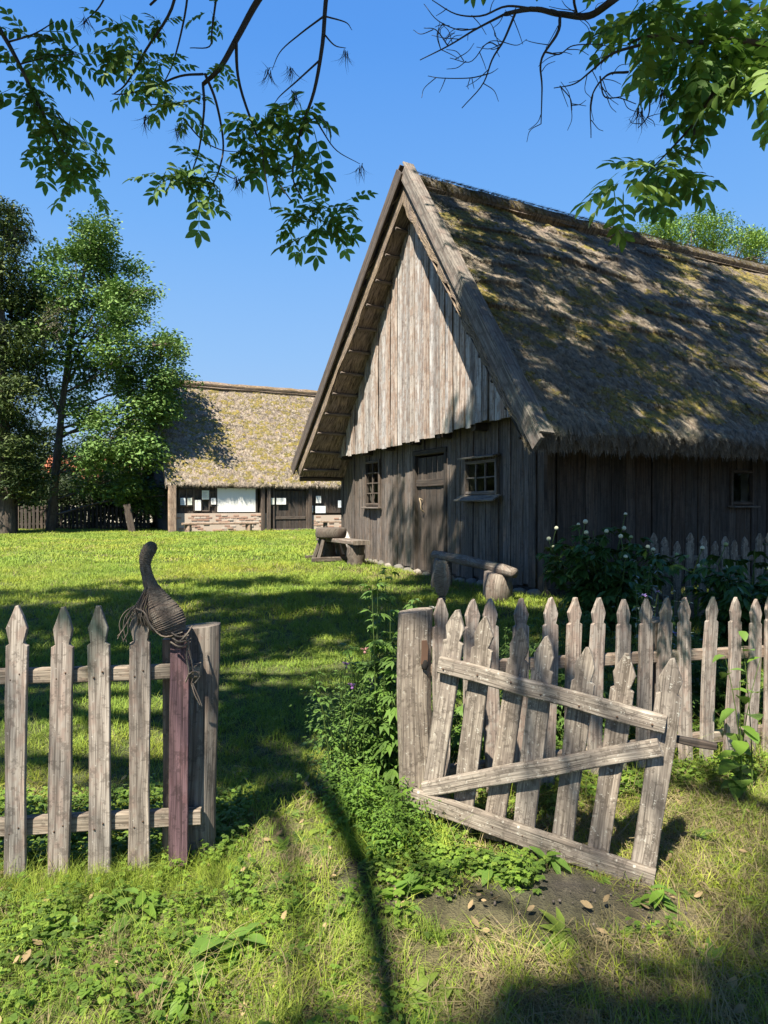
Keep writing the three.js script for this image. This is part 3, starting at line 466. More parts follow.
{ // slab bench along the wall
  const p = groundAt(357, 566), t = thing('slab_bench', 'thick slab bench on a stump next to the round table', 'bench', [p.x, p.y, p.z], TH + Math.PI / 2);
  part(t, 'seat', plank(.36, 1.9, .08, { jit: .02 }).rotateZ(-Math.PI / 2).rotateX(Math.PI / 2).translate(-.2, .45, 0), W.bench);
  part(t, 'leg', ringLog(.17, .43, 3).translate(.05, -.02, 0), W.log); part(t, 'leg', ringLog(.16, .43, 8).translate(1.45, -.02, 0), W.log);
  const q = groundAt(336, 560), c = part(scene, 'boulder', (() => { const g = new THREE.IcosahedronGeometry(.28, 2), a = g.attributes.position; for (let i = 0; i < a.count; i++) { const v = V(a.getX(i), a.getY(i), a.getZ(i)); v.multiplyScalar(1 + .5 * N3(v.x * 4, v.y * 4, v.z * 4)); v.y *= 1.25; a.setXYZ(i, v.x * (1 - .8 * Math.max(0, v.y)), v.y, v.z); } g.computeVertexNormals(); return g; })(), new THREE.MeshStandardMaterial({ color: rgb(.42, .4, .38), roughness: .95 })); c.position.set(q.x + .15, q.y + .2, q.z - .5); tag(c, 'pale upright boulder behind the round block table', 'boulder');
}
{ // log bench by the window
  const a = groundAt(440, 588), t = thing('log_bench', 'half log bench on two slanted stumps below the barn window', 'bench', [a.x, a.y, a.z], TH + Math.PI / 2 + Math.PI);
  const L = 1.75, seat = curve([V(-.15, .47, 0), V(.4, .46, .01), V(1.1, .42, -.01), V(L, .37, 0)], 8); part(t, 'seat', tube(seat, 0, 0, 10, seat.map((_, i) => .07 + .008 * Math.sin(i * 2.1)), .03), W.bench);
  part(t, 'leg', tube([V(.02, -.03, 0), V(.06, .2, 0), V(.1, .42, 0)], .17, .13, 9, null, .06), W.bench); part(t, 'leg', tube([V(1.4, -.05, .0), V(1.4, .2, 0), V(1.42, .35, 0)], .2, .17, 9, null, .06), W.bench);
}
{ // woven pole ornament
  const p = at(442, 604, 5.2), y0 = height(p.x, p.z), t = thing('woven_pole_ornament', 'woven straw ball topping a thin stake behind the gate', 'garden ornament', [p.x, y0, p.z], 0);
  const cx = at(442, 579, 5.2).y - y0; const pts = [], rad = []; for (let i = 0; i <= 26; i++) { const f = i / 26; pts.push(V(0, cx - .13 + f * .27, 0)); rad.push(Math.max(.012, .06 * Math.sin(Math.PI * (.06 + f * .86)) ** .6 + (i % 2 ? .009 : 0))); }
  part(t, 'woven_head', tube(pts, 0, 0, 14, rad), wood(TX.silver, [.85, .75, .62], 2)); part(t, 'stake', tube([V(0, -.05, 0), V(0, cx - .1, 0)], .018, .02, 7), W.log);
  for (let i = 0; i < 3; i++) part(t, 'rope', tube([...Array(14)].map((_, k) => V(Math.cos(k / 13 * 6.28) * .024, cx - .14 - i * .016, Math.sin(k / 13 * 6.28) * .024)), .007, .007, 5), W.bench);
}

// ---------- picket fences ----------
function picketGeo(w, h, t, o = {}) {
  const j = () => rr(-.003, .003), tip = o.tip ?? .17, s = new THREE.Shape(), a = w / 2;
  const pts = o.plain ? [[-a, 0], [a, 0], [a + j(), h * .5], [a, h - .05], [a * .6, h], [-a * .5, h + .01], [-a, h - .03], [-a + j(), h * .5]] :
    [[-a + j(), j()], [a + j(), j() * 4], [a + j() * 2, h * .33], [a + j() * 2, h * .66], [a + j(), h - tip], [a * .66 + j(), h - tip + .012], [a * .93 + j(), h - tip * .56], [a * .5 + j(), h - tip * .24], [a * .12 + j(), h + j()], [-a * .14 + j(), h - .004 + j()], [-a * .5 + j(), h - tip * .25], [-a * .94 + j(), h - tip * .55], [-a * .66 + j(), h - tip + .01], [-a + j(), h - tip], [-a + j() * 2, h * .66], [-a + j() * 2, h * .33]];
  s.moveTo(...pts[0]); pts.slice(1).forEach(p => s.lineTo(...p)); s.closePath();
  const g = new THREE.ExtrudeGeometry(s, { depth: t - .006, bevelEnabled: true, bevelSize: .0025, bevelThickness: .003, bevelSegments: 1 }), uv = g.attributes.uv, p = g.attributes.position, uo = R() * 3, vo = R() * 3, bow = rr(-.012, .012);
  for (let i = 0; i < p.count; i++) { uv.setXY(i, p.getX(i) + p.getZ(i) + uo, p.getY(i) + vo); p.setZ(i, p.getZ(i) + bow * Math.sin(p.getY(i) / h * 3.1)); p.setX(i, p.getX(i) + bow * .6 * Math.sin(p.getY(i) / h * 2.6)); }
  g.computeVertexNormals(); return g;
}
const nailM = new THREE.MeshStandardMaterial({ color: rgb(.10, .06, .04), roughness: .7, metalness: .5 });
function roughPost(w, d, h, seed, slice = 9) { // split log: flat front, rounded back
  const b = new Buf(), n = 7, prof = [[-.5, .5], [-.1, .53], [.3, .5], [.5, .32], [.5, -.1], [.3, -.42], [0, -.5], [-.34, -.42], [-.5, -.05]]; const m = prof.length;
  for (let k = 0; k <= n; k++) { const f = k / n; for (let s = 0; s <= m; s++) { const [x, z] = prof[s % m], q = 1 + .06 * N3(s * 1.3, f * 2.2, seed); b.v(x * w * q + .012 * Math.sin(f * 4 + seed), h * f + (k === n ? .02 * x + .015 * N3(s, 1, seed) : 0), z * d * q, s / m * (w + d) * 2, h * f); } }
  for (let k = 0; k < n; k++) for (let s = 0; s < m; s++) b.q(k * (m + 1) + s, k * (m + 1) + s + 1, (k + 1) * (m + 1) + s + 1, (k + 1) * (m + 1) + s);
  const c = b.v(0, h + .004, 0, .3, .3); for (let s = 0; s < m; s++) b.t(c, n * (m + 1) + s, n * (m + 1) + s + 1); const g = b.geo().toNonIndexed(); g.computeVertexNormals(); return g;
}
const deep = wood(TX.silver, [.8, .74, .66], 2);
const leftFence = thing('picket_fence', 'grey picket fence section with one plum painted picket at its end', 'fence', [-1.585, 0, -2.91], Math.atan2(.085, .72));
{
  const g = leftFence; // local +x runs to the gateway
  const slot = px => { const r = (px - 384) / FOCAL; const c = Math.cos(g.rotation.y), s = Math.sin(g.rotation.y); return (r * 2.91 + 1.585) / (c - r * s); };
  const list = [[13, 1.175], [57, 1.165], [98, 1.17], [137.5, 1.175]];
  for (const k of [-3, -2, -1]) { const q = part(g, 'picket', picketGeo(.083, 1.17 + rr(-.02, .02), .024), pick(W.picket)); q.position.set(k * .19 + slot(13), .01, 0); q.rotation.z = rr(-.02, .02); }
  list.forEach(([px, h], k) => { const q = part(g, 'picket', picketGeo(.083, h - .015, .024), W.picket[[0, 1, 0, 2][k]]); q.position.set(slot(px) + .004, .015, 0); q.rotation.z = [-.012, -.02, 0, -.006][k]; for (const y of [.205, .86]) for (const s of [-1, 1]) { const n = part(q, 'nail', new THREE.SphereGeometry(.0045, 6, 4), nailM); n.position.set(s * .018, y + s * .012, .024); } });
  const pl = part(g, 'picket', picketGeo(.076, 1.02, .026, { plain: true }), W.plum); pl.position.set(slot(178), .03, .004); pl.rotation.z = -.012; pl.userData.label = 'plum painted picket without a carved tip';
  for (const y of [.17, .82]) { const r_ = part(g, 'rail', plank(.07, 1.60, .045, { jit: .008, seg: 6 }).rotateZ(-Math.PI / 2), deep); r_.position.set(-.82, y + .035, -.026); r_.rotation.z = .008; }
  const post = part(g, 'post', roughPost(.19, .15, 1.09, 4), W.bench); post.position.set(slot(189) + .01, -.04, -.14); part(g, 'post', plank(.065, .98, .05).translate(slot(164) + .005, .02, -.105), W.pale);
}
{ // twisted straw figure on the fence end
  const o = at(170, 640, 2.98), t = thing('straw_figure', 'swan necked figure of wrapped grey straw tied onto the picket fence', 'straw figure', [o.x, o.y, o.z], 0), k = 2.98 / FOCAL;
  const P = (px, py, z = 0) => V((px - 170) * k, (640 - py) * k, z);
  const key = [[155, 543.5, 2.5], [153.5, 545, 5.2], [150, 549, 6.8], [146.5, 556, 6.4], [145.5, 565, 5.2], [147.5, 575, 5.4], [151, 586, 6.8], [155.5, 596, 10], [161, 607, 13.5], [166, 616, 16], [170, 625, 16], [172, 632, 12.5], [172.5, 637, 6]];
  const c = new THREE.CatmullRomCurve3(key.map(q => P(q[0], q[1], 0))), n = 220, pts = [], rad = [];
  for (let i = 0; i <= n; i++) { const f = i / n, s = f * (key.length - 1), a = Math.floor(Math.min(s, key.length - 2)), q = s - a; pts.push(c.getPoint(f)); const wrap = Math.abs(((i * .27 + .4 * N3(i * .05, 3, 3)) % 1) - .5) * 2; rad.push(lerp(key[a][2], key[a + 1][2], q) * k * (1 + .07 * wrap + .07 * N3(i * .31, 1, 1))); }
  const straw = wood(TX.silver, [.50, .475, .445], 3, .95, .006);
  part(t, 'wrapped_body', tube(pts, 0, 0, 18, rad, .012), straw);
  // skirt of straw spreading over the neighbouring picket
  { const b = []; for (let i = 0; i < 46; i++) { const f = i / 45, a0 = P(lerp(148, 156, f), lerp(584, 594, f), rr(-.02, .04)), m0 = P(lerp(137, 160, f) + rr(-2, 2), lerp(607, 614, f), .045 * Math.sin(f * 3) + rr(0, .02)), e0 = P(lerp(133, 178, f) + rr(-3, 3), lerp(617, 637, f) + rr(-3, 3), .05 * Math.sin(f * 3.1)); b.push(tube(curve([a0, m0, e0], 5), .0035, .0025, 4)); } part(t, 'straw_skirt', mergeGeometries(b), wood(TX.silver, [.52, .48, .43], 3)); }
  const rope = wood(TX.silver, [.6, .57, .53], 4), strands = (name, list, r) => { for (const l of list) part(t, name, tube(curve(l.map(q => P(...q)), 14), r, r * .7, 5), rope); };
  strands('rope', [[[140, 607, .05], [150, 610, .07], [156, 622, .07], [168, 634, .06], [186, 630, .05]], [[176, 632, .03], [181, 640, .06], [190, 632, .05], [192, 626, 0]], [[172, 628, .05], [182, 634, .06], [191, 634, .03]], [[174, 640, .05], [184, 644, .06], [192, 641, .02]], [[176, 636, .05], [184, 639, .065], [193, 637, .03]], [[188, 632, .04], [191, 648, .03], [194, 662, .03], [196, 672, .04], [194, 682, .04]], [[190, 640, .03], [189, 655, .035], [192, 670, .045], [188, 680, .04]], [[192, 672, .05], [199, 668, .06], [203, 673, .05], [198, 680, .05]]], .005);
  strands('loose_strand', [[[142, 606, .05], [133, 612, .05], [130, 622, .05], [126, 630, .05], [122, 634, .05]], [[140, 604, .05], [131, 614, .06], [128, 626, .05], [131, 640, .05]], [[141, 607, .05], [134, 618, .06], [133, 630, .06], [128, 638, .05]], [[139, 604, .05], [129, 611, .05], [124, 622, .05], [127, 640, .04]], [[137, 606, .05], [132, 620, .05], [124, 633, .05], [122, 637, .05]], [[194, 682, .04], [198, 692, .05], [203, 702, .05]], [[195, 681, .04], [199, 690, .04], [205, 703, .05]]], .003);
}
const rightFence = thing('picket_fence', 'grey picket fence running from the gate post past the garden', 'fence', [.19, 0, -3.5], Math.atan2(.72, 2.04));
{
  const g = rightFence; const c = Math.cos(g.rotation.y), s = Math.sin(g.rotation.y), slot = px => { const r = (px - 384) / FOCAL; return (r * 3.5 - .19) / (c - r * s); };
  const xs = [440, 468, 494, 519, 545, 570, 594, 617, 640, 663, 685, 705, 727, 747, 766, 786, 805, 824]; const lean = [0, .02, -.03, .01, .015, .03, .02, .035, .03, .02, -.02, .06, .05, .05, .03, .01, .02, 0];
  xs.forEach((px, k) => { const x = slot(px), h = lerp(1.13, 1.04, clamp(x / 2.1)) - .01 + rr(-.012, .012), q = part(g, 'picket', picketGeo(.084, h, .023, { tip: .15 }), pick(W.picket)); q.position.set(x - Math.sin(-lean[k]) * -.5 * 0, 0.0, .01); q.rotation.z = -lean[k] * .8; q.rotation.x = rr(-.015, .015); });
  for (const y of [.17, .72]) { const r_ = part(g, 'rail', plank(.07, 3.6, .045, { jit: .006, seg: 6 }).rotateZ(-Math.PI / 2), deep); r_.position.set(.02, y + .035, -.022); r_.rotation.z = y > .5 ? -.03 : -.01; }
  const gp = part(g, 'post', roughPost(.175, .11, 1.1, 2), W.gateW[2]); gp.position.set(slot(418), -.04, -.04);
  const p2 = part(g, 'post', roughPost(.12, .12, .95, 9), W.bench); p2.position.set(slot(672), -.04, -.13);
  const rust = new THREE.MeshStandardMaterial({ color: rgb(.13, .075, .05), roughness: .9, metalness: .3 });
  const latch = part(gp, 'lock_plate', plank(.032, .12, .005, { jit: .007 }), rust); latch.position.set(.025, .835, .068);
  part(gp, 'lock_hole_shade', tube([V(.028, .0, 0), V(.028, .0, .01)], .019, .015, 9, null, .12).scale(1, 1.6, 1).translate(0, .83, .064), new THREE.MeshStandardMaterial({ color: rgb(.012, .01, .009), roughness: 1 }));  // near-black disc, the darkness inside the hole put into its colour
}
{ // the open gate, sagging on its hinge
  const t = thing('garden_gate', 'sagging picket gate with diagonal brace standing ajar', 'gate', [.178, .15, -3.36], -26.6 * Math.PI / 180); t.rotation.order = 'YXZ'; t.rotation.z = -7.1 * Math.PI / 180;
  [.054, .225, .379, .522, .696, .848, 1.037].forEach((x, k) => { const q = part(t, 'picket', picketGeo(.094, [1.04, 1.035, 1.02, 1.0, .99, 1.0, 1.02][k], .024, { tip: .16 }), W.gateW[k % 3]); q.position.set(x, -.07, -.012); q.rotation.z = [-.02, .005, -.015, .01, 0, -.01, .0][k]; });
  const front = .034, rails = [['rail', .12, 0, 1.0, .085, .015], ['rail', -.03, 0, 1.115, .088, .0]];
  const up = part(t, 'rail', plank(.075, 1.02, .042, { jit: .006, seg: 5 }).rotateZ(-Math.PI / 2), W.gateW[0]); up.position.set(.03, .70, front); up.rotation.z = -.02;
  const low = part(t, 'rail', plank(.088, 1.12, .046, { jit: .006, seg: 5 }).rotateZ(-Math.PI / 2), W.gateW[1]); low.position.set(-.03, .02, front); low.rotation.z = 0;
  const br = part(t, 'brace', plank(.075, 1.13, .036, { jit: .005, seg: 5 }).rotateZ(-Math.PI / 2), W.gateW[0]); br.position.set(.03, .075, front + .002); br.rotation.z = Math.atan2(.50, 1.0);
  const la = part(t, 'latch_stick', plank(.03, .2, .025).rotateZ(-Math.PI / 2), W.dark[2]); la.position.set(1.05, .60, -.06); la.rotation.z = .05;
  for (const [x, y] of [[.06, .69], [.23, .7], [.39, .7], [.53, .69], [.70, .68], [.86, .67], [1.0, .67], [.06, .02], [.23, .02], [.39, .02], [.53, .02], [.7, .02], [.86, .02], [1.04, .02]]) { const n = part(t, 'nail', new THREE.SphereGeometry(.005, 6, 4), nailM); n.position.set(x, y + rr(-.01, .01), front + .024); }
}
{ // low fence deeper in the garden
  const a = at(655, 560, 7.6), g = thing('picket_fence', 'low weathered garden fence between the peony bushes and the barn', 'fence', [a.x, height(a.x, a.z), a.z], .1);
  for (let k = 0; k < 17; k++) { const q = part(g, 'picket', picketGeo(.085, .92 + rr(-.05, .05), .022, { tip: .12 }), pick(W.gateW)); q.position.set(k * .135, 0, 0); q.rotation.z = rr(-.04, .04); }
  for (const y of [.25, .68]) part(g, 'rail', plank(.06, 2.4, .04, { seg: 3 }).rotateZ(-Math.PI / 2).translate(-.06, y, -.03), deep);
}

// ---------- trees in the distance ----------
const barkM = wood(TX.silver, [.36, .33, .30], .8, .95, .02), twigM = new THREE.MeshStandardMaterial({ color: rgb(.05, .04, .033), roughness: .9 }), oakBark = wood(TX.silver, [.6, .56, .52], .6, .95, .03);
function blobTree(name, label, depth, trunkPx, tr, blobs, o) {
  const base = at(trunkPx[0][0], trunkPx[0][1], depth); base.y = height(base.x, base.z) - .1; const k = depth / FOCAL;
  const t = thing(name, label, 'tree', base.toArray()), L = (px, py, z = 0) => at(px, py, depth).sub(base).add(V(0, 0, z));
  const tp = trunkPx.map((q, i) => i ? L(q[0], q[1]) : V(0, 0, 0)), trunk = part(t, 'trunk', tube(curve(tp, 14), tr, tr * .25, 9, null, .05), o.bark ?? oakBark);
  const limbs = [], ms = [], cs = [], C = new THREE.CatmullRomCurve3(tp);
  for (const [px, py, rx, ry, w = 1] of blobs) {
    const c = L(px, py, rr(-1, 1) * o.deep), a = C.getPoint(clamp(.35 + .55 * R()));
    if (a.y > c.y + .5) a.copy(C.getPoint(clamp((c.y - 1) / tp[tp.length - 1].y)));
    const mid = a.clone().lerp(c, .5).add(V(rr(-.3, .3), rr(-.2, .5), rr(-.3, .3))); limbs.push(tube(curve([a, mid, c], 6), tr * .28, .025, 5));
    for (let s = 0; s < 4; s++) { const e = c.clone().add(V(rr(-1, 1) * rx * k, rr(-.8, .8) * ry * k, rr(-1, 1) * rx * k)); limbs.push(tube([mid.clone().lerp(c, R()), mid.clone().lerp(e, .6), e], .04, .012, 4)); }
    const n = Math.round(o.density * rx * ry * k * k * w);
    for (let i = 0; i < n; i++) { const d = V(rr(-1, 1), rr(-1, 1), rr(-1, 1)); const q = d.length(); if (q > 1 || q < .25) { i--; continue; } d.multiplyScalar((.55 + .45 * R()) / q * 1.05); const p = c.clone().add(V(d.x * rx * k, d.y * ry * k, d.z * Math.max(rx * k, 1))); const g = N3(p.x * .7 + depth, p.y * .7, p.z * .7); if (g < o.gap) continue; ms.push(mat4(p, [rr(-.3, .3), R() * 6.28, rr(-.3, .3)], rr(.65, 1.25))); const cc = pick(o.cols), v = rr(.75, 1.2); cs.push(rgb(cc[0] * v, cc[1] * v, cc[2] * v)); }
  }
  part(t, 'limbs', mergeGeometries(limbs), o.bark ?? oakBark);
  const h = Math.floor(ms.length / 2); instanced(t, 'crown', o.clumps[0], treeLeaf, ms.slice(0, h), cs.slice(0, h)); instanced(t, 'crown', o.clumps[1], treeLeaf, ms.slice(h), cs.slice(h));
  return { t, base, L };
}
const oakClumps = [0, 1].map(() => leafClump(34, .5, .2, .11)), softClumps = [0, 1].map(() => leafClump(44, .55, .16, .06)), darkClumps = [0, 1].map(() => leafClump(30, .5, .22, .08, KITE, .4));
const OAK = [[.13, .235, .05], [.155, .26, .06], [.105, .20, .05], [.18, .28, .065]], DARKG = [[.05, .085, .024], [.07, .11, .028], [.042, .07, .026]], LIME = [[.19, .31, .04], [.16, .28, .04], [.23, .34, .05]], OLIVE = [[.10, .15, .035], [.12, .16, .04], [.08, .12, .03]];
blobTree('oak_tree', 'tall sunlit oak with a slim trunk left of the farmhouse', 32, [[50, 531], [57, 460], [63, 400], [72, 330], [92, 235]], .22,
  [[93, 235, 20, 28], [75, 260, 28, 22], [110, 268, 26, 24], [70, 300, 34, 26], [125, 300, 24, 18], [100, 320, 40, 26], [142, 325, 18, 14], [150, 295, 12, 8, .7], [135, 355, 36, 22], [165, 350, 18, 16], [185, 352, 9, 8], [60, 350, 30, 26], [100, 372, 34, 20], [150, 385, 34, 20], [178, 380, 16, 14], [95, 410, 22, 14, .6], [140, 412, 34, 16], [165, 408, 14, 12], [60, 400, 22, 22, .6], [125, 440, 36, 20], [95, 458, 26, 16], [110, 480, 34, 18], [150, 452, 22, 18], [135, 495, 26, 16]],
  { deep: 1.7, density: 76, gap: -.18, clumps: oakClumps, cols: OAK });
blobTree('spruce_tree', 'dark evergreen at the left edge, shading the lawn border', 29, [[8, 534], [4, 440], [0, 300], [-8, 190]], .32,
  [[-4, 215, 14, 26], [8, 225, 13, 12], [-8, 260, 26, 26], [14, 290, 16, 26], [-10, 310, 34, 26], [14, 345, 22, 22], [-6, 370, 36, 28], [18, 400, 24, 24], [-10, 430, 40, 28], [22, 455, 22, 24], [4, 480, 36, 22], [30, 490, 18, 16], [-40, 350, 36, 60], [-40, 460, 40, 40]],
  { deep: .9, density: 80, gap: -.35, clumps: darkClumps, cols: [...DARKG, ...OLIVE], bark: barkM });
{ // faded blossom panicles on a slender tree between the two
  const q = blobTree('blossom_tree', 'slender tree with faded beige blossoms among the boughs of the dark evergreen', 30, [[14, 535], [10, 440], [16, 330], [10, 230]], .035, [[8, 235, 14, 20, 1], [20, 290, 18, 20, .5], [38, 330, 18, 16, .5], [62, 315, 12, 14, .5], [30, 380, 20, 22, .6], [34, 430, 18, 20, .6]], { deep: .7, density: 60, gap: -.2, clumps: softClumps, cols: OLIVE, bark: barkM });
  const ms = [], cs = []; for (let i = 0; i < 190; i++) { const b = pick([[5, 225, 12, 22], [14, 245, 12, 16], [62, 318, 14, 16], [50, 335, 16, 12], [12, 280, 14, 20], [40, 345, 18, 10]]); const p = q.L(b[0] + rr(-1, 1) * b[2], b[1] + rr(-1, 1) * b[3], rr(-.2, .9)); ms.push(mat4(p, [rr(-.5, .5), R() * 6.28, rr(-.5, .5)], rr(.4, .8))); const v = rr(.7, 1.2); cs.push(rgb(.34 * v, .28 * v, .22 * v)); }
  instanced(q.t, 'blossom', leafClump(30, .3, .07, .05), strawMat, ms, cs);
}
blobTree('garden_tree', 'bright green tree rising behind the barn ridge', 34, [[705, 520], [700, 380], [705, 240]], .3, [[668, 226, 24, 14], [700, 216, 22, 14], [690, 238, 46, 20], [735, 250, 40, 16], [756, 238, 18, 14], [712, 232, 14, 12], [780, 245, 24, 20]], { deep: 1, density: 80, gap: -.2, clumps: softClumps, cols: LIME });
{ // shrub belt behind the lawn
  const spots = [[-29, -33, 5.5], [-25.5, -37, 6.2], [-22.5, -38, 5.0], [-20, -39.5, 6.2], [-17, -40, 5.4], [-14.6, -41, 6.5], [-24, -31, 3.2], [-33, -36, 7], [-18.6, -36.5, 3.2], [-15.6, -36.4, 3.0], [-13.2, -37.5, 3.8], [14, -9.6, 3.4], [16.5, -6.5, 4.2]];
  spots.forEach(([x, z, h], k) => { const t = thing('dark_shrub', ['tall dark shrub far left behind the evergreen', 'dark shrub behind the oak trunk, second tallest', 'rounded dark shrub behind the lawn fence', 'tall dark shrub left of the oak trunk', 'dense dark shrub right of the oak trunk', 'tall dark shrub beside the farmhouse gable', 'low dark shrub under the evergreen', 'tallest dark shrub at the far left edge', 'low shrub below the oak crown', 'small dark shrub between oak and farmhouse', 'dark shrub closest to the farmhouse corner', 'round shrub in the side garden facing the barn side window', 'taller shrub in the side garden behind the round one'][k], 'shrub', [x, .35, z], 0, 'shrubs along the far edge of the lawn');
    const ms = [], cs = []; for (let i = 0; i < 60 * h; i++) { const d = V(rr(-1, 1), rr(-1, 1), rr(-1, 1)); if (d.length() > 1) { i--; continue; } ms.push(mat4(V(d.x * 2.2, h * .52 + d.y * h * .5, d.z * 1.4), [0, R() * 6.28, 0], rr(.8, 1.5))); const c = pick(DARKG), v = rr(.6, 1.2); cs.push(rgb(c[0] * v, c[1] * v, c[2] * v)); }
    part(t, 'stem', tube([V(0, -.1, 0), V(.1, h * .35, 0), V(0, h * .7, 0)], .09, .03, 6), barkM); instanced(t, 'crown', darkClumps[k % 2], leafTint, ms, cs); });
}
{ // dark slat fence, little shed and a neighbour's roof behind the trees
  const f = thing('slat_fence', 'dark slatted fence at the far edge of the lawn', 'fence', [-22.5, .4, -34.5], 0); for (let k = 0; k < 54; k++) part(f, 'slat', plank(.13, 1.2 + rr(-.05, .05), .03, { seg: 1 }).translate(k * .2, 0, 0), pick(W.dark)); for (const y of [.3, .95]) part(f, 'rail', plank(.09, 10.9, .05, { seg: 1 }).rotateZ(-Math.PI / 2).translate(-.1, y, -.05), W.dark[0]);
  const p = at(2, 528, 30), s = thing('small_shed', 'little wooden shed with a plank roof at the left edge', 'shed', [p.x, .4, p.z], 0); for (let k = 0; k < 9; k++) part(s, 'wall_board', plank(.2, 1.5, .04, { seg: 1 }).translate(-1.35 + k * .2, 0, .6), pick(W.dark)); part(s, 'side_wall', new THREE.BoxGeometry(.06, 1.5, 1.1).translate(.38, .75, 0), W.dark[1]); part(s, 'roof', plank(1.6, 2.3, .06, { seg: 2 }).rotateZ(-Math.PI / 2).rotateX(Math.PI / 2 - .45).rotateX(.9).translate(-1.6, 1.72, .05), W.grey); part(s, 'back_wall', new THREE.BoxGeometry(1.8, 1.7, .05).translate(-.5, .85, -.55), W.dark[0]);
  const h = thing('neighbour_house', 'house with an orange tiled roof glimpsed behind the oak', 'house', [-20.5, .4, -52], .1); part(h, 'wall', new THREE.BoxGeometry(9, 3, 5).translate(0, 1.5, 0), new THREE.MeshStandardMaterial({ color: rgb(.5, .46, .4), roughness: .9 })); const sh = new THREE.Shape([[-3, 2.9], [3, 2.9], [0, 5]].map(q => new THREE.Vector2(...q))); part(h, 'roof', new THREE.ExtrudeGeometry(sh, { depth: 9.4, bevelEnabled: false }).rotateY(Math.PI / 2).translate(-4.7, 0, 0), new THREE.MeshStandardMaterial({ color: rgb(.38, .12, .06), roughness: .85 })); part(h, 'window', new THREE.BoxGeometry(.9, 1.1, .06).translate(1, 1.6, 2.52), W.dark[2]);
}
{ // wood behind everything
  const ms = [], cs = []; for (let i = 0; i < 5200; i++) { const f = rr(-1.0, 1.0), d = rr(62, 84), x = Math.sin(f) * d, z = -Math.cos(f) * d, h = 5 + 2.5 * N3(x * .08, 1, z * .08); ms.push(mat4(V(x, .4 + h * Math.sqrt(R()), z), [0, R() * 6.28, 0], rr(2, 3.6))); const c = pick([...DARKG, ...OLIVE]), v = rr(.6, 1.2); cs.push(rgb(c[0] * v, c[1] * v, c[2] * v)); }
  const o = instanced(scene, 'distant_woods', oakClumps[0], leafTint, ms, cs); tag(o, 'dark line of woods beyond the farmyard', 'woods', null, 'stuff');
}

// ---------- ash trees by the gate: they overhang the picture and shade the yard ----------
const inFrame = (p, m) => { const d = -p.z; if (d < .3) return false; const x = Math.abs(p.x) / d * FOCAL, y = 506 - (p.y - EYE) / d * FOCAL, k = m * FOCAL / d; return x < 384 + k && y > -k && y < 1024; };
const ashGeo = [ashSpray(6, .34), ashSpray(5, .38), ashSpray(7, .32)], ashCols = [[.105, .205, .03], [.13, .235, .035], [.09, .18, .03], [.155, .255, .04]];
// where leaves hang along the sun's way: q is the spot on level ground that a leaf shades
const shade = (x, z) => {
  const n1 = fbm(x * .7 + 3, z * .95, 12, 3), n2 = fbm(x * 1.8, z * 2.2, 31, 3), n = n1 * 1.0 + n2 * .8 - .11;
  if (z > -2.2) return x < -.95 && z < -1.7 ? -1 : n + .5;
  if (x < -.25 && z > -3.85 && x > -2.4) return -1;                      // left fence stands in the sun
  if (x < .45 && z > -3.1) return -1;         // gateway
  if (x > .05 && x < .62 && z > -4.35) return n - .5;                     // gate post
  if (z > -5.0 && x > .25) return n - .32;                                // gate and right fence: flecked
  const wx = 2.3 + (z + 9.7) * .5;                                        // the gable's foot
  if (x > 2.7 && z < -9) return n2 * 2.0 + n1 * .5 - .13;                                   // on the thatch
  if (z < -9.5 && x > wx - .3) return z < -12.3 && x > wx + .85 ? -1 : z > -14.2 ? n2 * 1.8 + n1 * .4 - .06 : -1;           // on the gable
  if (z < -11.9) return -1;                                               // far lawn
  if (x > .9) return n + .04;
  if (x > -.45 && z > -4.7) return n - .26;                                // knapweed beside the gateway
  return n + .0 - .25 * sstep(-9.5, -12, z) - .1 * sstep(-4.6, -3.4, z);
};
const sunny = p => { const q = p.clone().addScaledVector(SUN, -p.y / SUN.y); return q.z < -1.9 && shade(q.x, q.z) < -.9; };
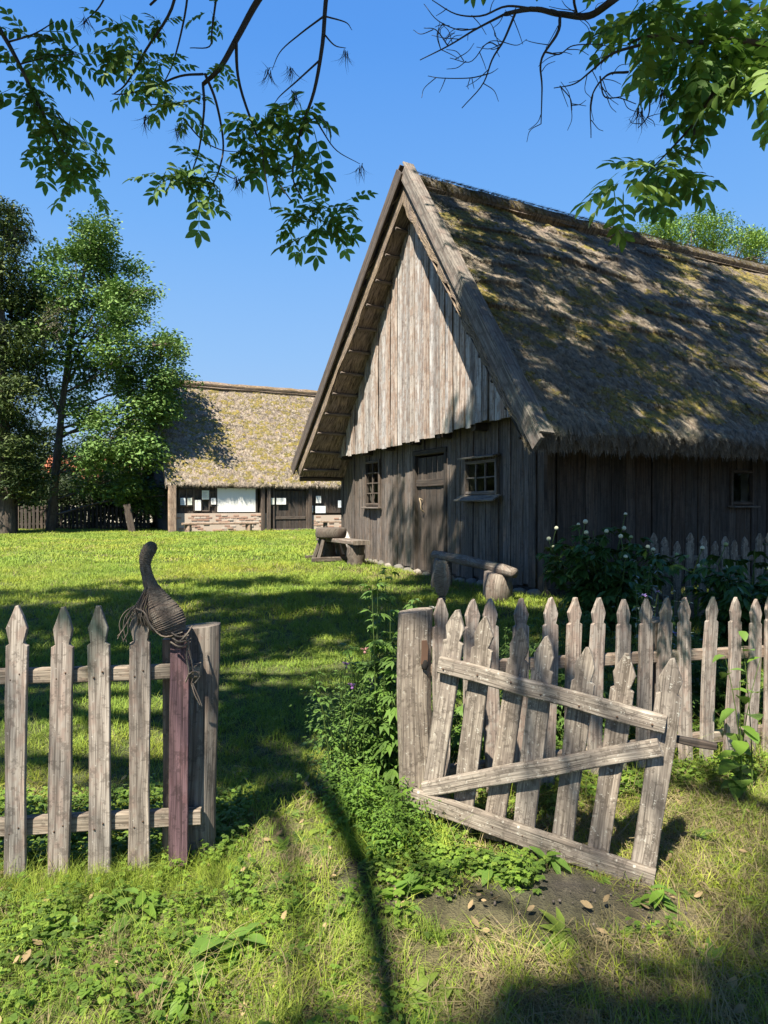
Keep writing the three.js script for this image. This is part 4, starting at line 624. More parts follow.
function ashTree(label, base, top, crown, count, seed, hang) {
  R = mulberry(seed);
  const t = thing('ash_tree', label, 'tree', base), B = V(...base), nodes = [], tp = curve([V(0, -.2, 0), V((top[0] - base[0]) * .15, top[1] * .3, 0), V((top[0] - base[0]) * .5, top[1] * .65, (top[2] - base[2]) * .5), V(...top).sub(B)], 16);
  part(t, 'trunk', tube(tp, .34, .09, 11, null, .05), barkM); const limbs = [];
  for (let k = 0; k < 70; k++) { const a = tp[5 + Math.floor(R() * 11)].clone(); let e, n = 0; do { const d = V(rr(-1, 1), rr(-1, 1), rr(-1, 1)); e = V(crown[0] + d.x * crown[3], crown[1] + d.y * crown[4] * .9, crown[2] + d.z * crown[5]); } while (n++ < 60 && (inFrame(e, .6) || inFrame(a.clone().add(B).lerp(e, .6), .4) || inFrame(a.clone().add(B).lerp(e, .82), .5)));
    e.sub(B); const m = a.clone().lerp(e, .5).add(V(0, rr(0, .8), 0)), pts = curve([a, m, e], 9); if (pts.some(q => inFrame(q.clone().add(B), .1)) || pts.some(q => sunny(q.clone().add(B)))) continue; limbs.push(tube(pts, .09, .015, 6)); nodes.push(...pts.slice(2)); }
  const groups = [[[], []], [[], []], [[], []]], twigs = []; let made = 0, tries = 0;
  while (made < count && tries++ < count * 60) {
    const y = rr(crown[1] - crown[4], crown[1] + crown[4]), p = V(crown[0] + rr(-1, 1) * crown[3], y, crown[2] + rr(-1, 1) * crown[5]);
    if (((p.x - crown[0]) / crown[3]) ** 2 + ((p.y - crown[1]) / crown[4]) ** 2 + ((p.z - crown[2]) / crown[5]) ** 2 > 1 || inFrame(p, .45)) continue;
    const q = p.clone().addScaledVector(SUN, -p.y / SUN.y); if (q.z > -.9 && R() < .85) continue; if (shade(q.x, q.z) < 0 || [[.28, 0], [-.28, 0], [0, .28], [0, -.28]].some(([a, b]) => shade(q.x + a, q.z + b) <= -.9)) continue; made++;
    p.sub(B); const g = groups[Math.floor(R() * 3)]; g[0].push(mat4(p, [rr(-.3, .3), R() * 6.28, rr(-.3, .3)], rr(.8, 1.25))); const c = pick(ashCols), v = rr(.8, 1.15); g[1].push(rgb(c[0] * v, c[1] * v, c[2] * v));
    let best = null, bd = 1e9; for (const nn of nodes) { const d = nn.distanceToSquared(p); if (d < bd) { bd = d; best = nn; } }
    if (best && bd < 6) { const m = best.clone().lerp(p, .5).add(V(rr(-.1, .1), rr(0, .15), rr(-.1, .1))); if (!inFrame(m.clone().add(B), .05)) twigs.push(tube([best, m, p], .013, .004, 3)); }
  }
  for (const [pts, r0, r1] of hang.limbs ?? []) limbs.push(tube(curve(pts.map(q => V(...q).sub(B)), 16), r0, r1, 7));
  part(t, 'limbs', mergeGeometries(limbs), barkM); if (twigs.length) part(t, 'twigs', mergeGeometries(twigs), twigM);
  groups.forEach((g, k) => instanced(t, 'crown', ashGeo[k], leafTint, g[0], g[1]));
  // boughs hanging into the picture
  const loc = (px, py, d) => at(px, py, d).sub(B);
  for (const [pts, d, r0, r1] of hang.boughs) part(t, 'bough', tube(curve(pts.map((q, i) => loc(q[0], q[1], d + .12 * Math.sin(i * 1.9 + q[0]))), pts.length * 4), r0, r1, 5), twigM);
  hang.geos.forEach((geo, k) => { const ms = [], cs = []; hang.leaves.forEach(([px, py, d, s = 1], i) => { if (i % hang.geos.length !== k) return; ms.push(mat4(loc(px, py, d + rr(-.15, .15)), [rr(-.35, .35), R() * 6.28, rr(-.35, .35)], s * rr(.85, 1.15))); const c = pick(ashCols), v = rr(.85, 1.2); cs.push(rgb(c[0] * v, c[1] * v, c[2] * v)); }); instanced(t, 'hanging_leaves', geo, leafTint, ms, cs); });
  const km = []; for (const [px, py, d] of hang.keys) for (let i = 0; i < 9; i++) km.push(mat4(loc(px + rr(-3, 3), py + rr(-3, 3), d), [rr(-.6, .6), R() * 6.28, rr(-.6, .6)], rr(.7, 1.2)));
  if (km.length) { const b = new Buf(); for (let i = 0; i < 3; i++) addBlade(b, 0, 0, -.11, .004, i * 2.1, .5, .2); instanced(t, 'seed_bunch', b.geo(), twigM, km); }
  return t;
}
const D1 = 4.5, D2 = 3.1;
{
  const boughs = [
    [[[-60, -60], [0, 30], [18, 62], [42, 112], [62, 150]], D1, .02, .006], [[[42, 112], [66, 122], [84, 140]], D1, .006, .003], [[[8, 42], [34, 34], [54, 22]], D1, .007, .003], [[[20, 64], [45, 58], [76, 54]], D1, .006, .003], [[[62, 150], [82, 168], [100, 182]], D1, .005, .002], [[[40, 108], [24, 92], [18, 80]], D1, .005, .002],
    [[[300, -60], [258, 0], [238, 36], [218, 70], [203, 84]], D1, .026, .014], [[[203, 84], [204, 112], [199, 150], [192, 172]], D1, .010, .004], [[[205, 74], [216, 102], [223, 140], [219, 170], [208, 194]], D1, .010, .004], [[[203, 74], [180, 76], [150, 88], [124, 94], [112, 94]], D1, .009, .003], [[[200, 98], [175, 104], [146, 104], [134, 98]], D1, .006, .002], [[[183, 118], [200, 138], [222, 150], [240, 152]], D1, .006, .002], [[[222, 172], [232, 178], [238, 176]], D1, .005, .002],
    [[[236, 36], [238, 76], [254, 128], [272, 172], [292, 202]], D1, .012, .004], [[[262, 150], [266, 180], [272, 212]], D1, .005, .002], [[[334, -60], [326, 0], [322, 48], [314, 92], [300, 134], [293, 178], [304, 202]], D1, .018, .004], [[[324, 16], [300, 34], [280, 52], [272, 70]], D1, .007, .002], [[[324, 16], [345, 22], [352, 30]], D1, .006, .002], [[[324, 34], [336, 46], [346, 48]], D1, .006, .002], [[[320, 60], [298, 80], [280, 96], [274, 104]], D1, .007, .002], [[[312, 112], [322, 130], [336, 150], [360, 164]], D1, .007, .002],
    [[[180, -40], [172, 8], [146, 50], [126, 84], [114, 94]], D1, .012, .004], [[[190, -30], [184, 20], [172, 66], [160, 90]], D1, .009, .003], [[[216, 0], [212, 30], [210, 46], [190, 48]], D1, .008, .003], [[[150, 5], [160, -5], [170, -20]], D1, .008, .008], [[[84, 22], [100, 6], [112, -20]], D1, .003, .008]];
  const L = [[36, 38], [30, 48], [61, 56], [76, 53], [25, 86], [46, 102], [66, 122], [81, 135], [51, 147], [76, 168], [86, 178], [58, 128], [70, 150], [40, 90, .7], [54, 60, .8], [118, 20], [128, 36], [116, 52], [132, 48], [150, 68], [140, 76], [162, 62], [176, 95], [186, 108], [160, 20, .7], [214, 10, .6], [190, 160], [178, 172], [202, 178], [206, 168], [168, 178], [196, 188, .8], [250, 122], [262, 118], [276, 112], [302, 104], [292, 118], [312, 116], [250, 148], [270, 146], [286, 140], [302, 158], [296, 180, .8], [270, 160, .8], [300, 208], [320, 204], [342, 206], [290, 222], [314, 226], [332, 214], [224, 64, .6], [170, 86, .7]].map(([x, y, s = 1]) => [x, y, D1, s * .95]);
  ashTree('old ash whose drooping leafy twigs hang over the upper left sky', [-7.4, 0, -2.2], [-4.6, 9.5, -.6], [-3.4, 9.4, .3, 6.2, 4.6, 6.6], 1700, 101, { limbs: [[[[-5.9, 6.6, -1.2], [-4.2, 7.2, -.5], [-2.9, 7.1, .1], [-2.35, 7.0, 1.0], [-2.2, 7.2, 2.2], [-2.3, 7.6, 3.2]], .09, .035], [[[-2.6, 7.05, .6], [-2.2, 7.0, .1], [-1.9, 7.1, -.5]], .03, .012], [[[-2.3, 7.05, 1.4], [-1.9, 7.2, 1.7], [-1.3, 7.4, 2.4]], .03, .015]], boughs, leaves: L, geos: [ashSpray(5, .23), ashSpray(4, .25), ashSpray(5, .21)], keys: [[178, 125, D1], [268, 70, D1], [290, 68, D1], [346, 50, D1], [360, 166, D1], [146, 116, D1], [86, 18, D1], [238, 178, D1], [184, 122, D1], [294, 92, D1]] });
}
{
  const boughs = [
    [[[700, -70], [640, -22], [610, 2], [588, 16], [560, 14], [535, 9], [505, 14]], D2, .022, .009], [[[505, 14], [478, 28], [448, 46], [420, 60]], D2, .006, .002], [[[535, 9], [508, 6], [480, 16], [456, 14], [432, 0]], D2, .006, .002], [[[515, 14], [504, 40], [492, 60], [484, 82], [462, 108]], D2, .006, .002], [[[498, 46], [486, 44], [470, 62], [450, 58]], D2, .003, .0015], [[[488, 74], [470, 78], [440, 78], [428, 76]], D2, .003, .0015], [[[448, 46], [436, 30], [424, 28]], D2, .003, .0015], [[[478, 28], [460, 30], [440, 22], [424, 4]], D2, .003, .0015], [[[504, 40], [500, 46], [494, 30]], D2, .003, .0015],
    [[[560, 16], [556, 36], [542, 58], [542, 88], [541, 124]], D2, .008, .0025], [[[545, 52], [560, 54], [572, 46], [598, 44]], D2, .004, .002], [[[575, -20], [574, 0], [577, 14]], D2, .007, .006],
    [[[640, 45], [612, 54], [590, 72], [574, 84], [554, 88]], D2, .007, .002], [[[628, 72], [606, 76], [592, 96], [591, 138]], D2, .006, .002], [[[600, 76], [604, 96], [620, 98], [636, 104]], D2, .004, .002], [[[560, 86], [570, 98], [572, 110]], D2, .003, .0015], [[[650, 96], [648, 116], [638, 128]], D2, .004, .002],
    [[[860, 20], [790, 44], [735, 40], [690, 42], [650, 36], [628, 44]], D2, .018, .005], [[[735, 60], [712, 96], [690, 128], [668, 152], [648, 172]], D2, .009, .003], [[[712, 90], [696, 120], [693, 142], [684, 160]], D2, .007, .003], [[[770, 70], [742, 80], [714, 78], [692, 96]], D2, .008, .003], [[[790, 10], [740, 10], [700, 16], [670, 8]], D2, .010, .003]];
  R = mulberry(76); for (const [bp] of boughs.slice(0, 17)) for (let i = 0; i < 5; i++) { const k = Math.floor(R() * (bp.length - 1)), f = R(), x = lerp(bp[k][0], bp[k + 1][0], f), y = lerp(bp[k][1], bp[k + 1][1], f); if (x > 650 || y < 4) continue; const a = rr(0, 6.28), l = rr(10, 26), a2 = a + rr(-.8, .8); boughs.push([[[x, y], [x + Math.cos(a) * l * .6, y + Math.sin(a) * l * .6], [x + Math.cos(a) * l * .6 + Math.cos(a2) * l * .5, y + Math.sin(a) * l * .6 + Math.sin(a2) * l * .5]], D2, .0022, .0012]); }
  const L = []; R = mulberry(77);
  const zones = [[628, 655, 8, 46, 4], [655, 690, 0, 50, 5], [690, 768, 0, 80, 13], [690, 720, 60, 100, 5], [638, 684, 160, 178, 5], [620, 640, 172, 184, 2], [730, 775, 60, 95, 4]];
  for (const [x0, x1, y0, y1, n] of zones) for (let i = 0; i < n; i++) L.push([rr(x0, x1), rr(y0, y1), D2 + rr(-.3, .5), 1]);
  ashTree('ash whose dense leafy bough fills the upper right corner', [9.5, 0, -4.0], [6.5, 11, -3.6], [3.2, 11.6, -4.2, 8.0, 5.4, 6.6], 2400, 202, { boughs, leaves: L, geos: [ashSpray(4, .21), ashSpray(5, .2), ashSpray(4, .23)], keys: [[640, 110, D2], [664, 90, D2]] });
}

// ---------- garden plants ----------
R = mulberry(505);
const stemM = leafMat([.09, .14, .035], .2), peonyM = leafMat([.06, .125, .03], .32, .42), peonyM2 = leafMat([.09, .165, .035], .35, .45), herbM = leafMat([.14, .25, .045], .45), herbM2 = leafMat([.105, .19, .04], .42), brightM = leafMat([.16, .28, .035], .5), silverM = leafMat([.26, .30, .27], .3);
function stemCurve(b, h, lean, a, n = 6) { return [...Array(n + 1)].map((_, k) => { const f = k / n; return V(b.x + Math.cos(a) * lean * f * f, b.y + h * f, b.z + Math.sin(a) * lean * f * f); }); }
function peony(label, p, radius, h, stems, buds) {
  const t = thing('peony_bush', label, 'bush', p), sg = [], lg = [new Buf(), new Buf()];
  const heads = [];
  for (let i = 0; i < stems; i++) {
    const a = R() * 6.28, q = Math.sqrt(R()), H = h * rr(.6, .95) * (1 - .35 * q * q), pts = stemCurve(V(Math.cos(a) * .12 * R(), 0, Math.sin(a) * .12 * R()), H, radius * q, a); sg.push(tube(pts, .008, .004, 5));
    for (let k = 1; k <= 6; k++) for (let r = 0; r < 2; r++) { const c = pts[k].clone(), ya = R() * 6.28, base = orient(c, ya, rr(-.25, .4), 0), pl = rr(.08, .2); for (const [dy, dz] of [[0, 0], [.75, 0], [-.75, 0], [.35, .1], [-.35, .1]]) addLeaf(lg[R() < .65 ? 0 : 1], base.clone().multiply(orient(V(pl, 0, 0), dy, rr(-.5, .1), rr(-.4, .4))), rr(.10, .16), rr(.04, .06), .3, .35, OVAL); }
    if (i < buds) { const e = pts[6]; heads.push([e.clone(), a, H]); }
  }
  for (const [e, a] of heads) { const top = e.clone().add(V(rr(-.08, .08), rr(.12, .26), rr(-.05, .05))); sg.push(tube([e, top], .005, .004, 5)); const bud = part(t, 'bud', new THREE.SphereGeometry(rr(.017, .026), 9, 7), new THREE.MeshStandardMaterial({ color: R() < .6 ? rgb(.62, .60, .42) : rgb(.28, .33, .14), roughness: .7 })); bud.position.copy(top); const cal = part(t, 'sepal', new THREE.SphereGeometry(.02, 8, 5, 0, 6.3, 1.6, 1.5), stemM); cal.position.copy(top).add(V(0, -.004, 0)); }
  part(t, 'stems', mergeGeometries(sg), stemM); part(t, 'foliage', lg[0].geo(), peonyM); part(t, 'foliage', lg[1].geo(), peonyM2);
}
{ const p = at(606, 600, 7.2), q = at(742, 600, 6.6), r = at(830, 600, 6.4); const y = o => [o.x, height(o.x, o.z) - .02, o.z];
  peony('large dark peony bush with pale buds in front of the barn corner', y(p), .66, 1.25, 46, 17); peony('peony bush with two tall pale buds by the right picture edge', y(q), .55, 1.1, 34, 8); peony('peony bush half outside the picture on the right', y(r), .5, 1.0, 20, 3); }
function leafyStems(name, label, cat, p, o) {
  const t = thing(name, label, cat, p), sg = [], lb = [new Buf(), new Buf()];
  for (let i = 0; i < o.stems; i++) {
    const a = R() * 6.28, H = o.h * rr(.6, 1), pts = stemCurve(V(rr(-1, 1) * o.r, 0, rr(-1, 1) * o.r * .7), H, rr(0, o.lean), a, 8); sg.push(tube(pts, o.sr ?? .005, .002, 4));
    for (let k = 1; k <= 8; k++) for (let j = 0; j < (o.per ?? 2); j++) { const f = k / 8; if (R() > (o.fill ?? .9)) continue; const m = orient(pts[k], R() * 6.28, rr(-.3, .5), 0), s = o.leaf * rr(.7, 1.2) * (1 - .45 * f), b = lb[R() < .5 ? 0 : 1];
      if (o.kind === 'palm') { for (let q = -2; q <= 2; q++) { const L = s * (1 - .16 * Math.abs(q)); addLeaf(b, m.clone().multiply(orient(V(s * .5, 0, 0), q * .55, rr(-.35, -.1), rr(-.2, .2))), L, L * .36, .2, .3, [[0, 0], [.25, .75], [.5, 1], [.68, .55], [1, 0]]); } addLeaf(b, m, s * .55, .005, 0, 0); }
      else if (o.kind === 'pinnate') { for (let q = 0; q < 4; q++) for (const sd of [-1, 1]) addLeaf(b, m.clone().multiply(orient(V(s * (.3 + .2 * q), -.02 * q * q, 0), sd * .9, rr(-.3, .1), 0)), s * .36, s * .16, .2, .2, KITE); addLeaf(b, m.clone().multiply(orient(V(s * .95, -.1 * s, 0), 0, -.2, 0)), s * .4, s * .2, .2, .2, KITE); }
      else addLeaf(b, m, s, s * (o.wide ?? .4), .3, rr(.1, .6), OVAL); }
    if (o.flower && i < o.flower.n) { const e = pts[8]; const f = part(t, 'flower', o.flower.geo, o.flower.m[i % o.flower.m.length]); f.position.copy(e); f.rotation.set(rr(-.3, .3), R() * 6, rr(-.3, .3)); }
  }
  part(t, 'stems', mergeGeometries(sg), stemM); part(t, 'foliage', lb[0].geo(), o.m[0]); part(t, 'foliage', lb[1].geo(), o.m[1]); return t;
}
const onG = (px, d, dz = 0) => { const x = (px - 384) / FOCAL * d; return [x, height(x, -d + dz) - .01, -d + dz]; };
const thistle = (() => { const g = []; for (let i = 0; i < 26; i++) { const a = R() * 6.28, l = rr(.3, 1.1); g.push(tube([V(0, .005, 0), V(Math.cos(a) * l * .012, .016, Math.sin(a) * l * .012), V(Math.cos(a) * l * .024, .02 + .006 * R(), Math.sin(a) * l * .024)], .0022, .0012, 3)); } g.push(new THREE.SphereGeometry(.009, 7, 5).toNonIndexed()); return mergeGeometries(g.map(x => { const y = x.index ? x.toNonIndexed() : x; return y; })); })();
const petalGeo = (n, L, w) => { const b = new Buf(); for (let i = 0; i < n; i++) addLeaf(b, orient(V(0, .004, 0), i / n * 6.28 + rr(-.2, .2), rr(.1, .8), 0), L, w, .3, .2, OVAL); return b.geo(); };
const purple = new THREE.MeshStandardMaterial({ color: rgb(.36, .16, .44), roughness: .7 }), pinkish = new THREE.MeshStandardMaterial({ color: rgb(.42, .22, .2), roughness: .8 }), red = leafMat([.55, .02, .03], .2), whiteP = leafMat([.8, .78, .74], .2), lilac = leafMat([.45, .3, .62], .2);
leafyStems('delphinium_plant', 'tall herb with deeply cut leaves leaning on the gate post', 'plant', onG(386, 3.75), { stems: 12, h: 1.22, r: .16, lean: .12, leaf: .13, kind: 'palm', m: [herbM, herbM2], per: 3, sr: .007 });
leafyStems('delphinium_plant', 'tall leafy spire rising behind the gate post', 'plant', onG(384, 4.3), { stems: 5, h: 1.32, r: .05, lean: .05, leaf: .10, kind: 'palm', m: [herbM, herbM2], per: 3, sr: .007 });
leafyStems('knapweed_clump', 'tangle of knapweed with purple flower heads beside the gateway', 'plant', onG(358, 3.7), { stems: 26, h: .82, r: .15, lean: .22, leaf: .13, kind: 'pinnate', m: [herbM, herbM2], per: 2, flower: { n: 4, geo: thistle, m: [purple, purple, pinkish] } });
leafyStems('knapweed_clump', 'low leafy clump in front of the knapweed at the path edge', 'plant', onG(372, 3.35), { stems: 22, h: .36, r: .15, lean: .2, leaf: .12, kind: 'pinnate', m: [herbM, brightM], per: 3 });
leafyStems('knapweed_clump', 'bright leafy tuft at the foot of the gate post', 'plant', onG(402, 3.1), { stems: 20, h: .26, r: .14, lean: .18, leaf: .10, kind: 'pinnate', m: [herbM, brightM], per: 3 });
leafyStems('broadleaf_shoot', 'upright bright fern-like shoot before the gate post', 'plant', onG(408, 3.2), { stems: 2, h: .34, r: .02, lean: .05, leaf: .09, m: [brightM, herbM], per: 3 });
leafyStems('lilac_shoot', 'shoot with large glossy heart-shaped leaves by the right edge', 'plant', onG(752, 3.75), { stems: 4, h: 1.0, r: .07, lean: .14, leaf: .15, wide: .7, m: [brightM, herbM], per: 1, fill: .6 });
leafyStems('poppy_plant', 'small plant with red flowers near the woven ornament', 'plant', onG(452, 5.3), { stems: 4, h: .82, r: .06, lean: .08, leaf: .08, m: [herbM, herbM2], flower: { n: 3, geo: petalGeo(6, .04, .045), m: [red] } });
leafyStems('iris_plant', 'plant with white petals just behind the gate post', 'plant', onG(430, 4.6), { stems: 3, h: .92, r: .03, lean: .05, leaf: .1, m: [herbM, herbM2], flower: { n: 3, geo: petalGeo(6, .05, .04), m: [whiteP] } });
leafyStems('lavender_plant', 'silvery plant with lilac flowers inside the picket fence', 'plant', onG(660, 5.0), { stems: 22, h: .95, r: .3, lean: .14, leaf: .07, m: [silverM, herbM2], per: 3, flower: { n: 4, geo: petalGeo(8, .025, .014), m: [lilac] } });
leafyStems('silver_mullein', 'pale silvery spike plant between peonies and fence', 'plant', onG(650, 5.6), { stems: 7, h: 1.15, r: .14, lean: .1, leaf: .09, wide: .35, m: [silverM, silverM], per: 3 });
[[470, 4.3, .5, 'leafy weeds behind the gate near the post'], [515, 4.5, .42, 'leafy weeds behind the third gate picket'], [560, 4.7, .6, 'leafy garden herbs behind the middle of the gate'], [605, 4.8, .45, 'leafy garden herbs behind the gate brace'], [700, 5.0, .55, 'leafy herbs inside the fence below the second peony'], [640, 4.5, .35, 'low herbs inside the fence behind the gate end'], [750, 4.9, .6, 'leafy herbs inside the fence at the right edge'], [500, 5.6, .5, 'leafy herbs in the bed before the log bench'], [570, 6.0, .6, 'leafy herbs below the large peony'], [690, 6.0, .5, 'leafy herbs between the two peonies']].forEach(([px, d, h, label], k) => leafyStems('garden_herb', label, 'plant', onG(px, d), { stems: 22, h, r: .26, lean: .22, leaf: .11, kind: k % 2 ? 'pinnate' : 'palm', m: [herbM2, k % 3 ? herbM2 : herbM], per: 2 }));
[[140, 916, .15, 'broad dock leaves in the sun below the plum picket'], [106, 914, .14, 'dock rosette below the second picket gap'], [198, 980, .16, 'upright dock leaf in the shaded grass at the bottom'], [176, 1012, .15, 'dock leaf at the very bottom of the picture'], [236, 952, .16, 'dock rosette in front of the gateway'], [60, 938, .13, 'dock rosette below the first pickets'], [547, 872, .14, 'dock leaf under the lower gate rail'], [498, 880, .13, 'dock rosette in the earth left of the gate middle'], [410, 900, .14, 'dock rosette left of the bare earth'], [385, 810, .13, 'dock rosette on the path beside the knapweed'], [660, 905, .12, 'small dock rosette right of the gate foot'], [145, 790, .12, 'dock leaves behind the left fence']].forEach(([px, py, s, label]) => { const p = groundAt(px, py); leafyStems('dock_plant', label, 'plant', [p.x, p.y - .01, p.z], { stems: 3, h: .10, r: .02, lean: .05, leaf: s, wide: .42, m: [brightM, herbM], per: 1, fill: .6 }); });

// ---------- grass ----------
R = mulberry(606);
{
  const short = [tuft(16, .05, .055, .0042, .9), tuft(14, .05, .07, .004, 1.1)], mid = [tuft(18, .10, .07, .008, .9), tuft(16, .1, .085, .0075, 1)], farT = [tuft(18, .22, .085, .018, .9)], tall = [tuft(9, .05, .2, .0045, .8), tuft(8, .04, .26, .0045, 1)], dead = [tuft(14, .07, .05, .0026, 2.6)];
  const G1 = [[.265, .36, .045], [.31, .40, .05], [.21, .31, .045], [.35, .41, .07], [.28, .365, .04]], DRY = [[.30, .25, .13], [.36, .29, .16], [.24, .21, .10]];
  const lists = {}; const put = (k, x, z, s, col, tilt = .25) => { const l = lists[k] ??= [[], []]; l[0].push(mat4(V(x, height(x, z) - .006, z), [rr(-tilt, tilt), R() * 6.28, rr(-tilt, tilt)], V(s, s * rr(.75, 1.25), s))); const v = rr(.78, 1.2); l[1].push(rgb(col[0] * v, col[1] * v, col[2] * v)); };
  const inBarn = (x, z) => { const dx = x - 2.135, dz = z + 9, a = dx * Math.cos(TH) - dz * Math.sin(TH), c = dx * Math.sin(TH) + dz * Math.cos(TH); return a > -.12 && c < .15 && c > -7; };
  const inFar = (x, z) => { const dx = x - FX, dz = z + FZ, a = dx * Math.cos(TH) - dz * Math.sin(TH), c = dx * Math.sin(TH) + dz * Math.cos(TH); return a > .4 && c < .4; };
  const tone = (x, z) => { const d = dryMask(x, z), y = clamp(.3 + 1.6 * fbm(x * .45, z * .45, 63)); if (R() < d * .5 || R() < y * .12) return pick(DRY); const c = pick(G1); return [c[0] * lerp(.82, 1.25, y), c[1] * lerp(.9, 1.06, y), c[2]]; };
  const fill = (z0, z1, per, fn) => { const n = Math.round((z0 - z1) * per); for (let i = 0; i < n; i++) { const f = R(), z = lerp(z0, z1, f), w = -z * .6 + .7; for (let k = 0; k < 1; k++) { const x = rr(-w, w); fn(x, z); } } };
  const zone = (z0, z1, density, key, s0, s1) => { const zs = 12; for (let k = 0; k < zs; k++) { const a = lerp(z0, z1, k / zs), b = lerp(z0, z1, (k + 1) / zs), w = -(a + b) / 2 * .6 + .8, n = Math.round(2 * w * (a - b) * density); for (let i = 0; i < n; i++) { const x = rr(-w, w), z = rr(b, a); if (inBarn(x, z) || inFar(x, z)) continue; const so = soilMask(x, z); if (R() < so * 1.15) continue; const patch = .85 + .7 * fbm(x * 1.3, z * 1.3, 8); put(pick(key), x, z, rr(s0, s1) * patch * (z > -3.05 && z < -2.7 && x < -.6 ? .6 : 1), tone(x, z)); } } };
  zone(-1.4, -4.2, 620, ['s0', 's1', 's0', 's1', 'd0'], .8, 1.3); zone(-4.2, -7.5, 420, ['s0', 's1'], .9, 1.4); zone(-7.5, -14, 170, ['m0', 'm1'], .8, 1.3); zone(-14, -35, 46, ['f0'], .8, 1.25);
  // tall grass: along the fences, at the gateway edge and in the wild strip in front
  for (let i = 0; i < 900; i++) { const x = rr(-2, -.65), z = -2.92 + rr(-.12, .16); put(pick(['t0', 't1']), x, z, rr(.2, .5), pick(G1), .35); }
  for (let i = 0; i < 900; i++) { const x = rr(.15, 3), z = -3.5 - (x - .19) * .353 + rr(-.3, .22); put(pick(['t0', 't1']), x, z, rr(.4, 1.0), tone(x, z), .35); }
  for (let i = 0; i < 1500; i++) { const x = rr(-1.6, 1.9), z = rr(-2.9, -1.4); if (soilMask(x, z) > .3 || fbm(x * 2, z * 2, 40) < -.02) continue; put(pick(['t0', 't1']), x, z, rr(.3, .72), tone(x, z), .35); }
  for (let i = 0; i < 700; i++) { const x = rr(-.2, .3), z = rr(-4.4, -3.0); put('t0', x, z, rr(.35, .9), pick(G1), .35); }
  for (let i = 0; i < 1600; i++) { const x = rr(.3, 3.6), z = rr(-3.9, -1.5); if (soilMask(x, z) > .2) continue; put('d0', x, z, rr(.9, 1.6), pick(DRY), .4); }
  const geo = { s0: short[0], s1: short[1], m0: mid[0], m1: mid[1], f0: farT[0], t0: tall[0], t1: tall[1], d0: dead[0] };
  const lab = { s0: 'short green grass of the near lawn', s1: 'slightly longer green grass mixed into the near lawn', m0: 'mown lawn grass in the middle distance', m1: 'taller mown grass in the middle distance', f0: 'sunlit mown grass of the far lawn', t0: 'long grass growing along the fences', t1: 'longest grass blades by the fences', d0: 'dry straw coloured grass in front of the fences' };
  for (const k in lists) tag(instanced(scene, 'lawn_grass', geo[k], grassMat, lists[k][0], lists[k][1]), lab[k], 'grass', null, 'stuff');
  // ground cover
  const cover = [0, 1].map(() => { const b = new Buf(); for (let i = 0; i < 7; i++) { const a = R() * 6.28, h = rr(.012, .075), r = rr(.005, .045), p = V(Math.cos(a) * r, h, Math.sin(a) * r), s = rr(.011, .019); for (const q of [-.9, 0, .9]) addLeaf(b, orient(p, a + q, rr(-.3, .15), rr(-.2, .2)), s, s * .8, .15, .2, OVAL); addBlade(b, p.x * .3, p.z * .3, h, .003, a, .3, 0); } return b.geo(); });
  const ms = [[], []], cs = [[], []]; const add = (x, z, s) => { if (soilMask(x, z) > .65) return; const k = R() < .5 ? 0 : 1; ms[k].push(mat4(V(x, height(x, z) - .004, z), [rr(-.15, .15), R() * 6.28, rr(-.15, .15)], s)); const c = pick([[.19, .31, .04], [.15, .26, .035], [.24, .35, .05], [.13, .22, .035]]), v = rr(.8, 1.15); cs[k].push(rgb(c[0] * v, c[1] * v, c[2] * v)); };
  for (let i = 0; i < 2300; i++) { const x = rr(-1.9, .1), z = rr(-3.0, -1.7); if (z < -2.7 && x < -.6 && R() < .7) continue; if (fbm(x * 3.2, z * 3.2, 17) + .12 * (x < -.6 ? 1 : -.2) + rr(-.2, .2) < .12) continue; add(x, z, rr(.45, 1.8) * rr(.6, 1)); }
  for (let i = 0; i < 1700; i++) { const x = rr(-.15, .62), z = rr(-3.45, -2.72); if (fbm(x * 3.4, z * 3.4, 27) + rr(-.15, .15) < -.02) continue; add(x, z, rr(.8, 1.5)); }
  for (let i = 0; i < 1800; i++) { const x = rr(.3, 3), z = -3.5 - (x - .19) * .353 + rr(-.5, .2); add(x, z, rr(.9, 1.7)); }
  for (let i = 0; i < 700; i++) { const x = rr(.5, 2.2), z = rr(-3.2, -1.6); if (fbm(x * 2.2, z * 2.2, 57) < .22) continue; add(x, z, rr(.7, 1.3)); }
  for (let i = 0; i < 900; i++) { const x = rr(-2.1, -.7), z = rr(-3.7, -3.0); add(x, z, rr(.8, 1.5)); }
  for (const k of [0, 1]) tag(instanced(scene, 'ground_cover', cover[k], leafTint, ms[k], cs[k]), ['bright round leaved ground cover by the fences', 'second kind of low leafy weeds by the fences'][k], 'weeds', null, 'stuff');
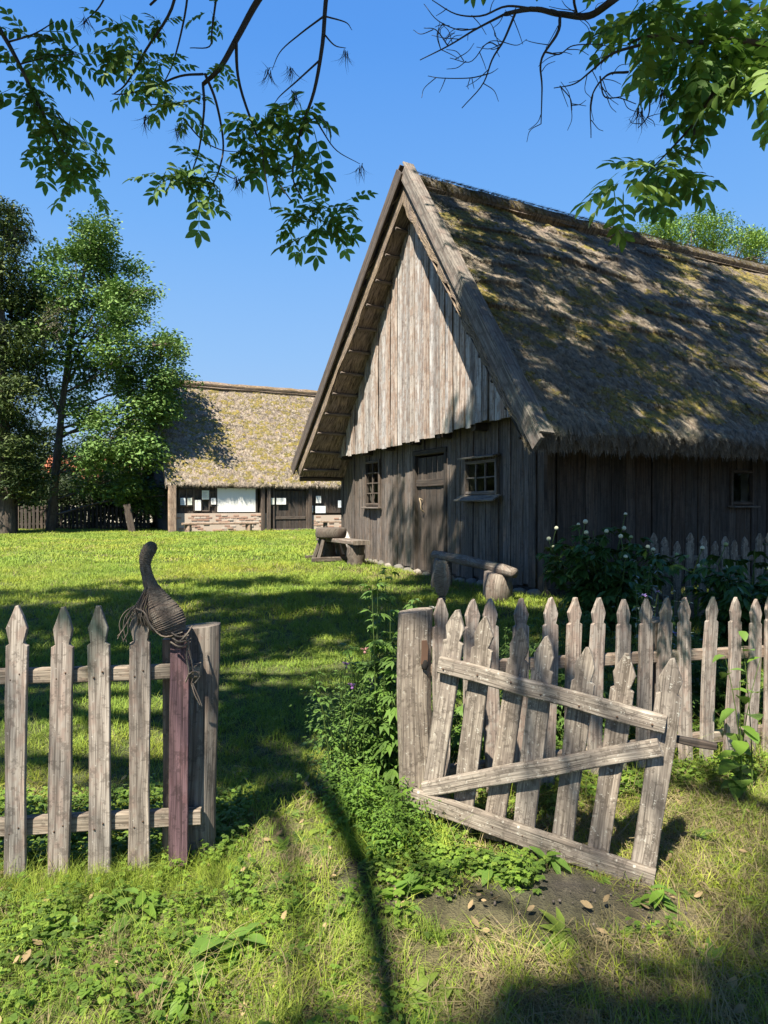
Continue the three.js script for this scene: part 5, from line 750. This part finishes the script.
  const plantain = (() => { const b = new Buf(); for (let i = 0; i < 8; i++) addLeaf(b, orient(V(0, .004, 0), i / 8 * 6.28 + rr(-.3, .3), rr(.1, .75), rr(-.2, .2)), rr(.05, .09), rr(.016, .028), .3, .5, OVAL); return b.geo(); })(), wm = [], wc = [];
  for (let i = 0; i < 620; i++) { const x = rr(-1.9, 2.2), z = rr(-3.6, -1.5); if (soilMask(x, z) > .6 || fbm(x * 1.9, z * 1.9, 71) + rr(-.2, .2) < .02) continue; wm.push(mat4(V(x, height(x, z), z), [rr(-.2, .2), R() * 6.28, rr(-.2, .2)], rr(.4, 1.25))); const c = pick([[.17, .28, .04], [.13, .22, .04], [.22, .31, .05]]), v = rr(.75, 1.15); wc.push(rgb(c[0] * v, c[1] * v, c[2] * v)); }
  tag(instanced(scene, 'ground_weeds', plantain, leafTint, wm, wc), 'narrow leaved weeds scattered in the foreground grass', 'weeds', null, 'stuff');
  const fall = (() => { const b = new Buf(); addLeaf(b, orient(V(0, 0, 0), 0, 0, 0), .05, .03, .35, -.4, OVAL); return b.geo(); })(), fm = [], fc = []; for (let i = 0; i < 520; i++) { const x = rr(-1.9, 2.2), z = rr(-4.2, -1.6), v = rr(.6, 1.2); fm.push(mat4(V(x, height(x, z) + rr(.004, .03), z), [rr(-.5, .5), R() * 6.28, rr(-.5, .5)], rr(.4, 1.0))); fc.push(rgb(.26 * v, .19 * v, .1 * v)); }
  tag(instanced(scene, 'fallen_leaves', fall, strawMat, fm, fc), 'dry brown fallen leaves in the foreground grass', 'leaves', null, 'stuff');
  // pebbles and litter on the bare earth
  const peb = (() => { const g = new THREE.IcosahedronGeometry(.5, 0); return g; })(), pm = [], pc = []; for (let i = 0; i < 900; i++) { const x = rr(-1.4, 1.5), z = rr(-3.5, -2.3); if (soilMask(x, z) < .25) continue; const s = rr(.003, .014); pm.push(mat4(V(x, height(x, z) + s * .1, z), [R() * 6, R() * 6, R() * 6], V(s * 1.5, s, s))); const v = rr(.5, 1.4); pc.push(rgb(.12 * v, .1 * v, .085 * v)); }
  tag(instanced(scene, 'gravel', peb, strawMat, pm, pc), 'small clods and pebbles on the bare earth', 'gravel', null, 'stuff');
}
renderer.render(scene, camera);
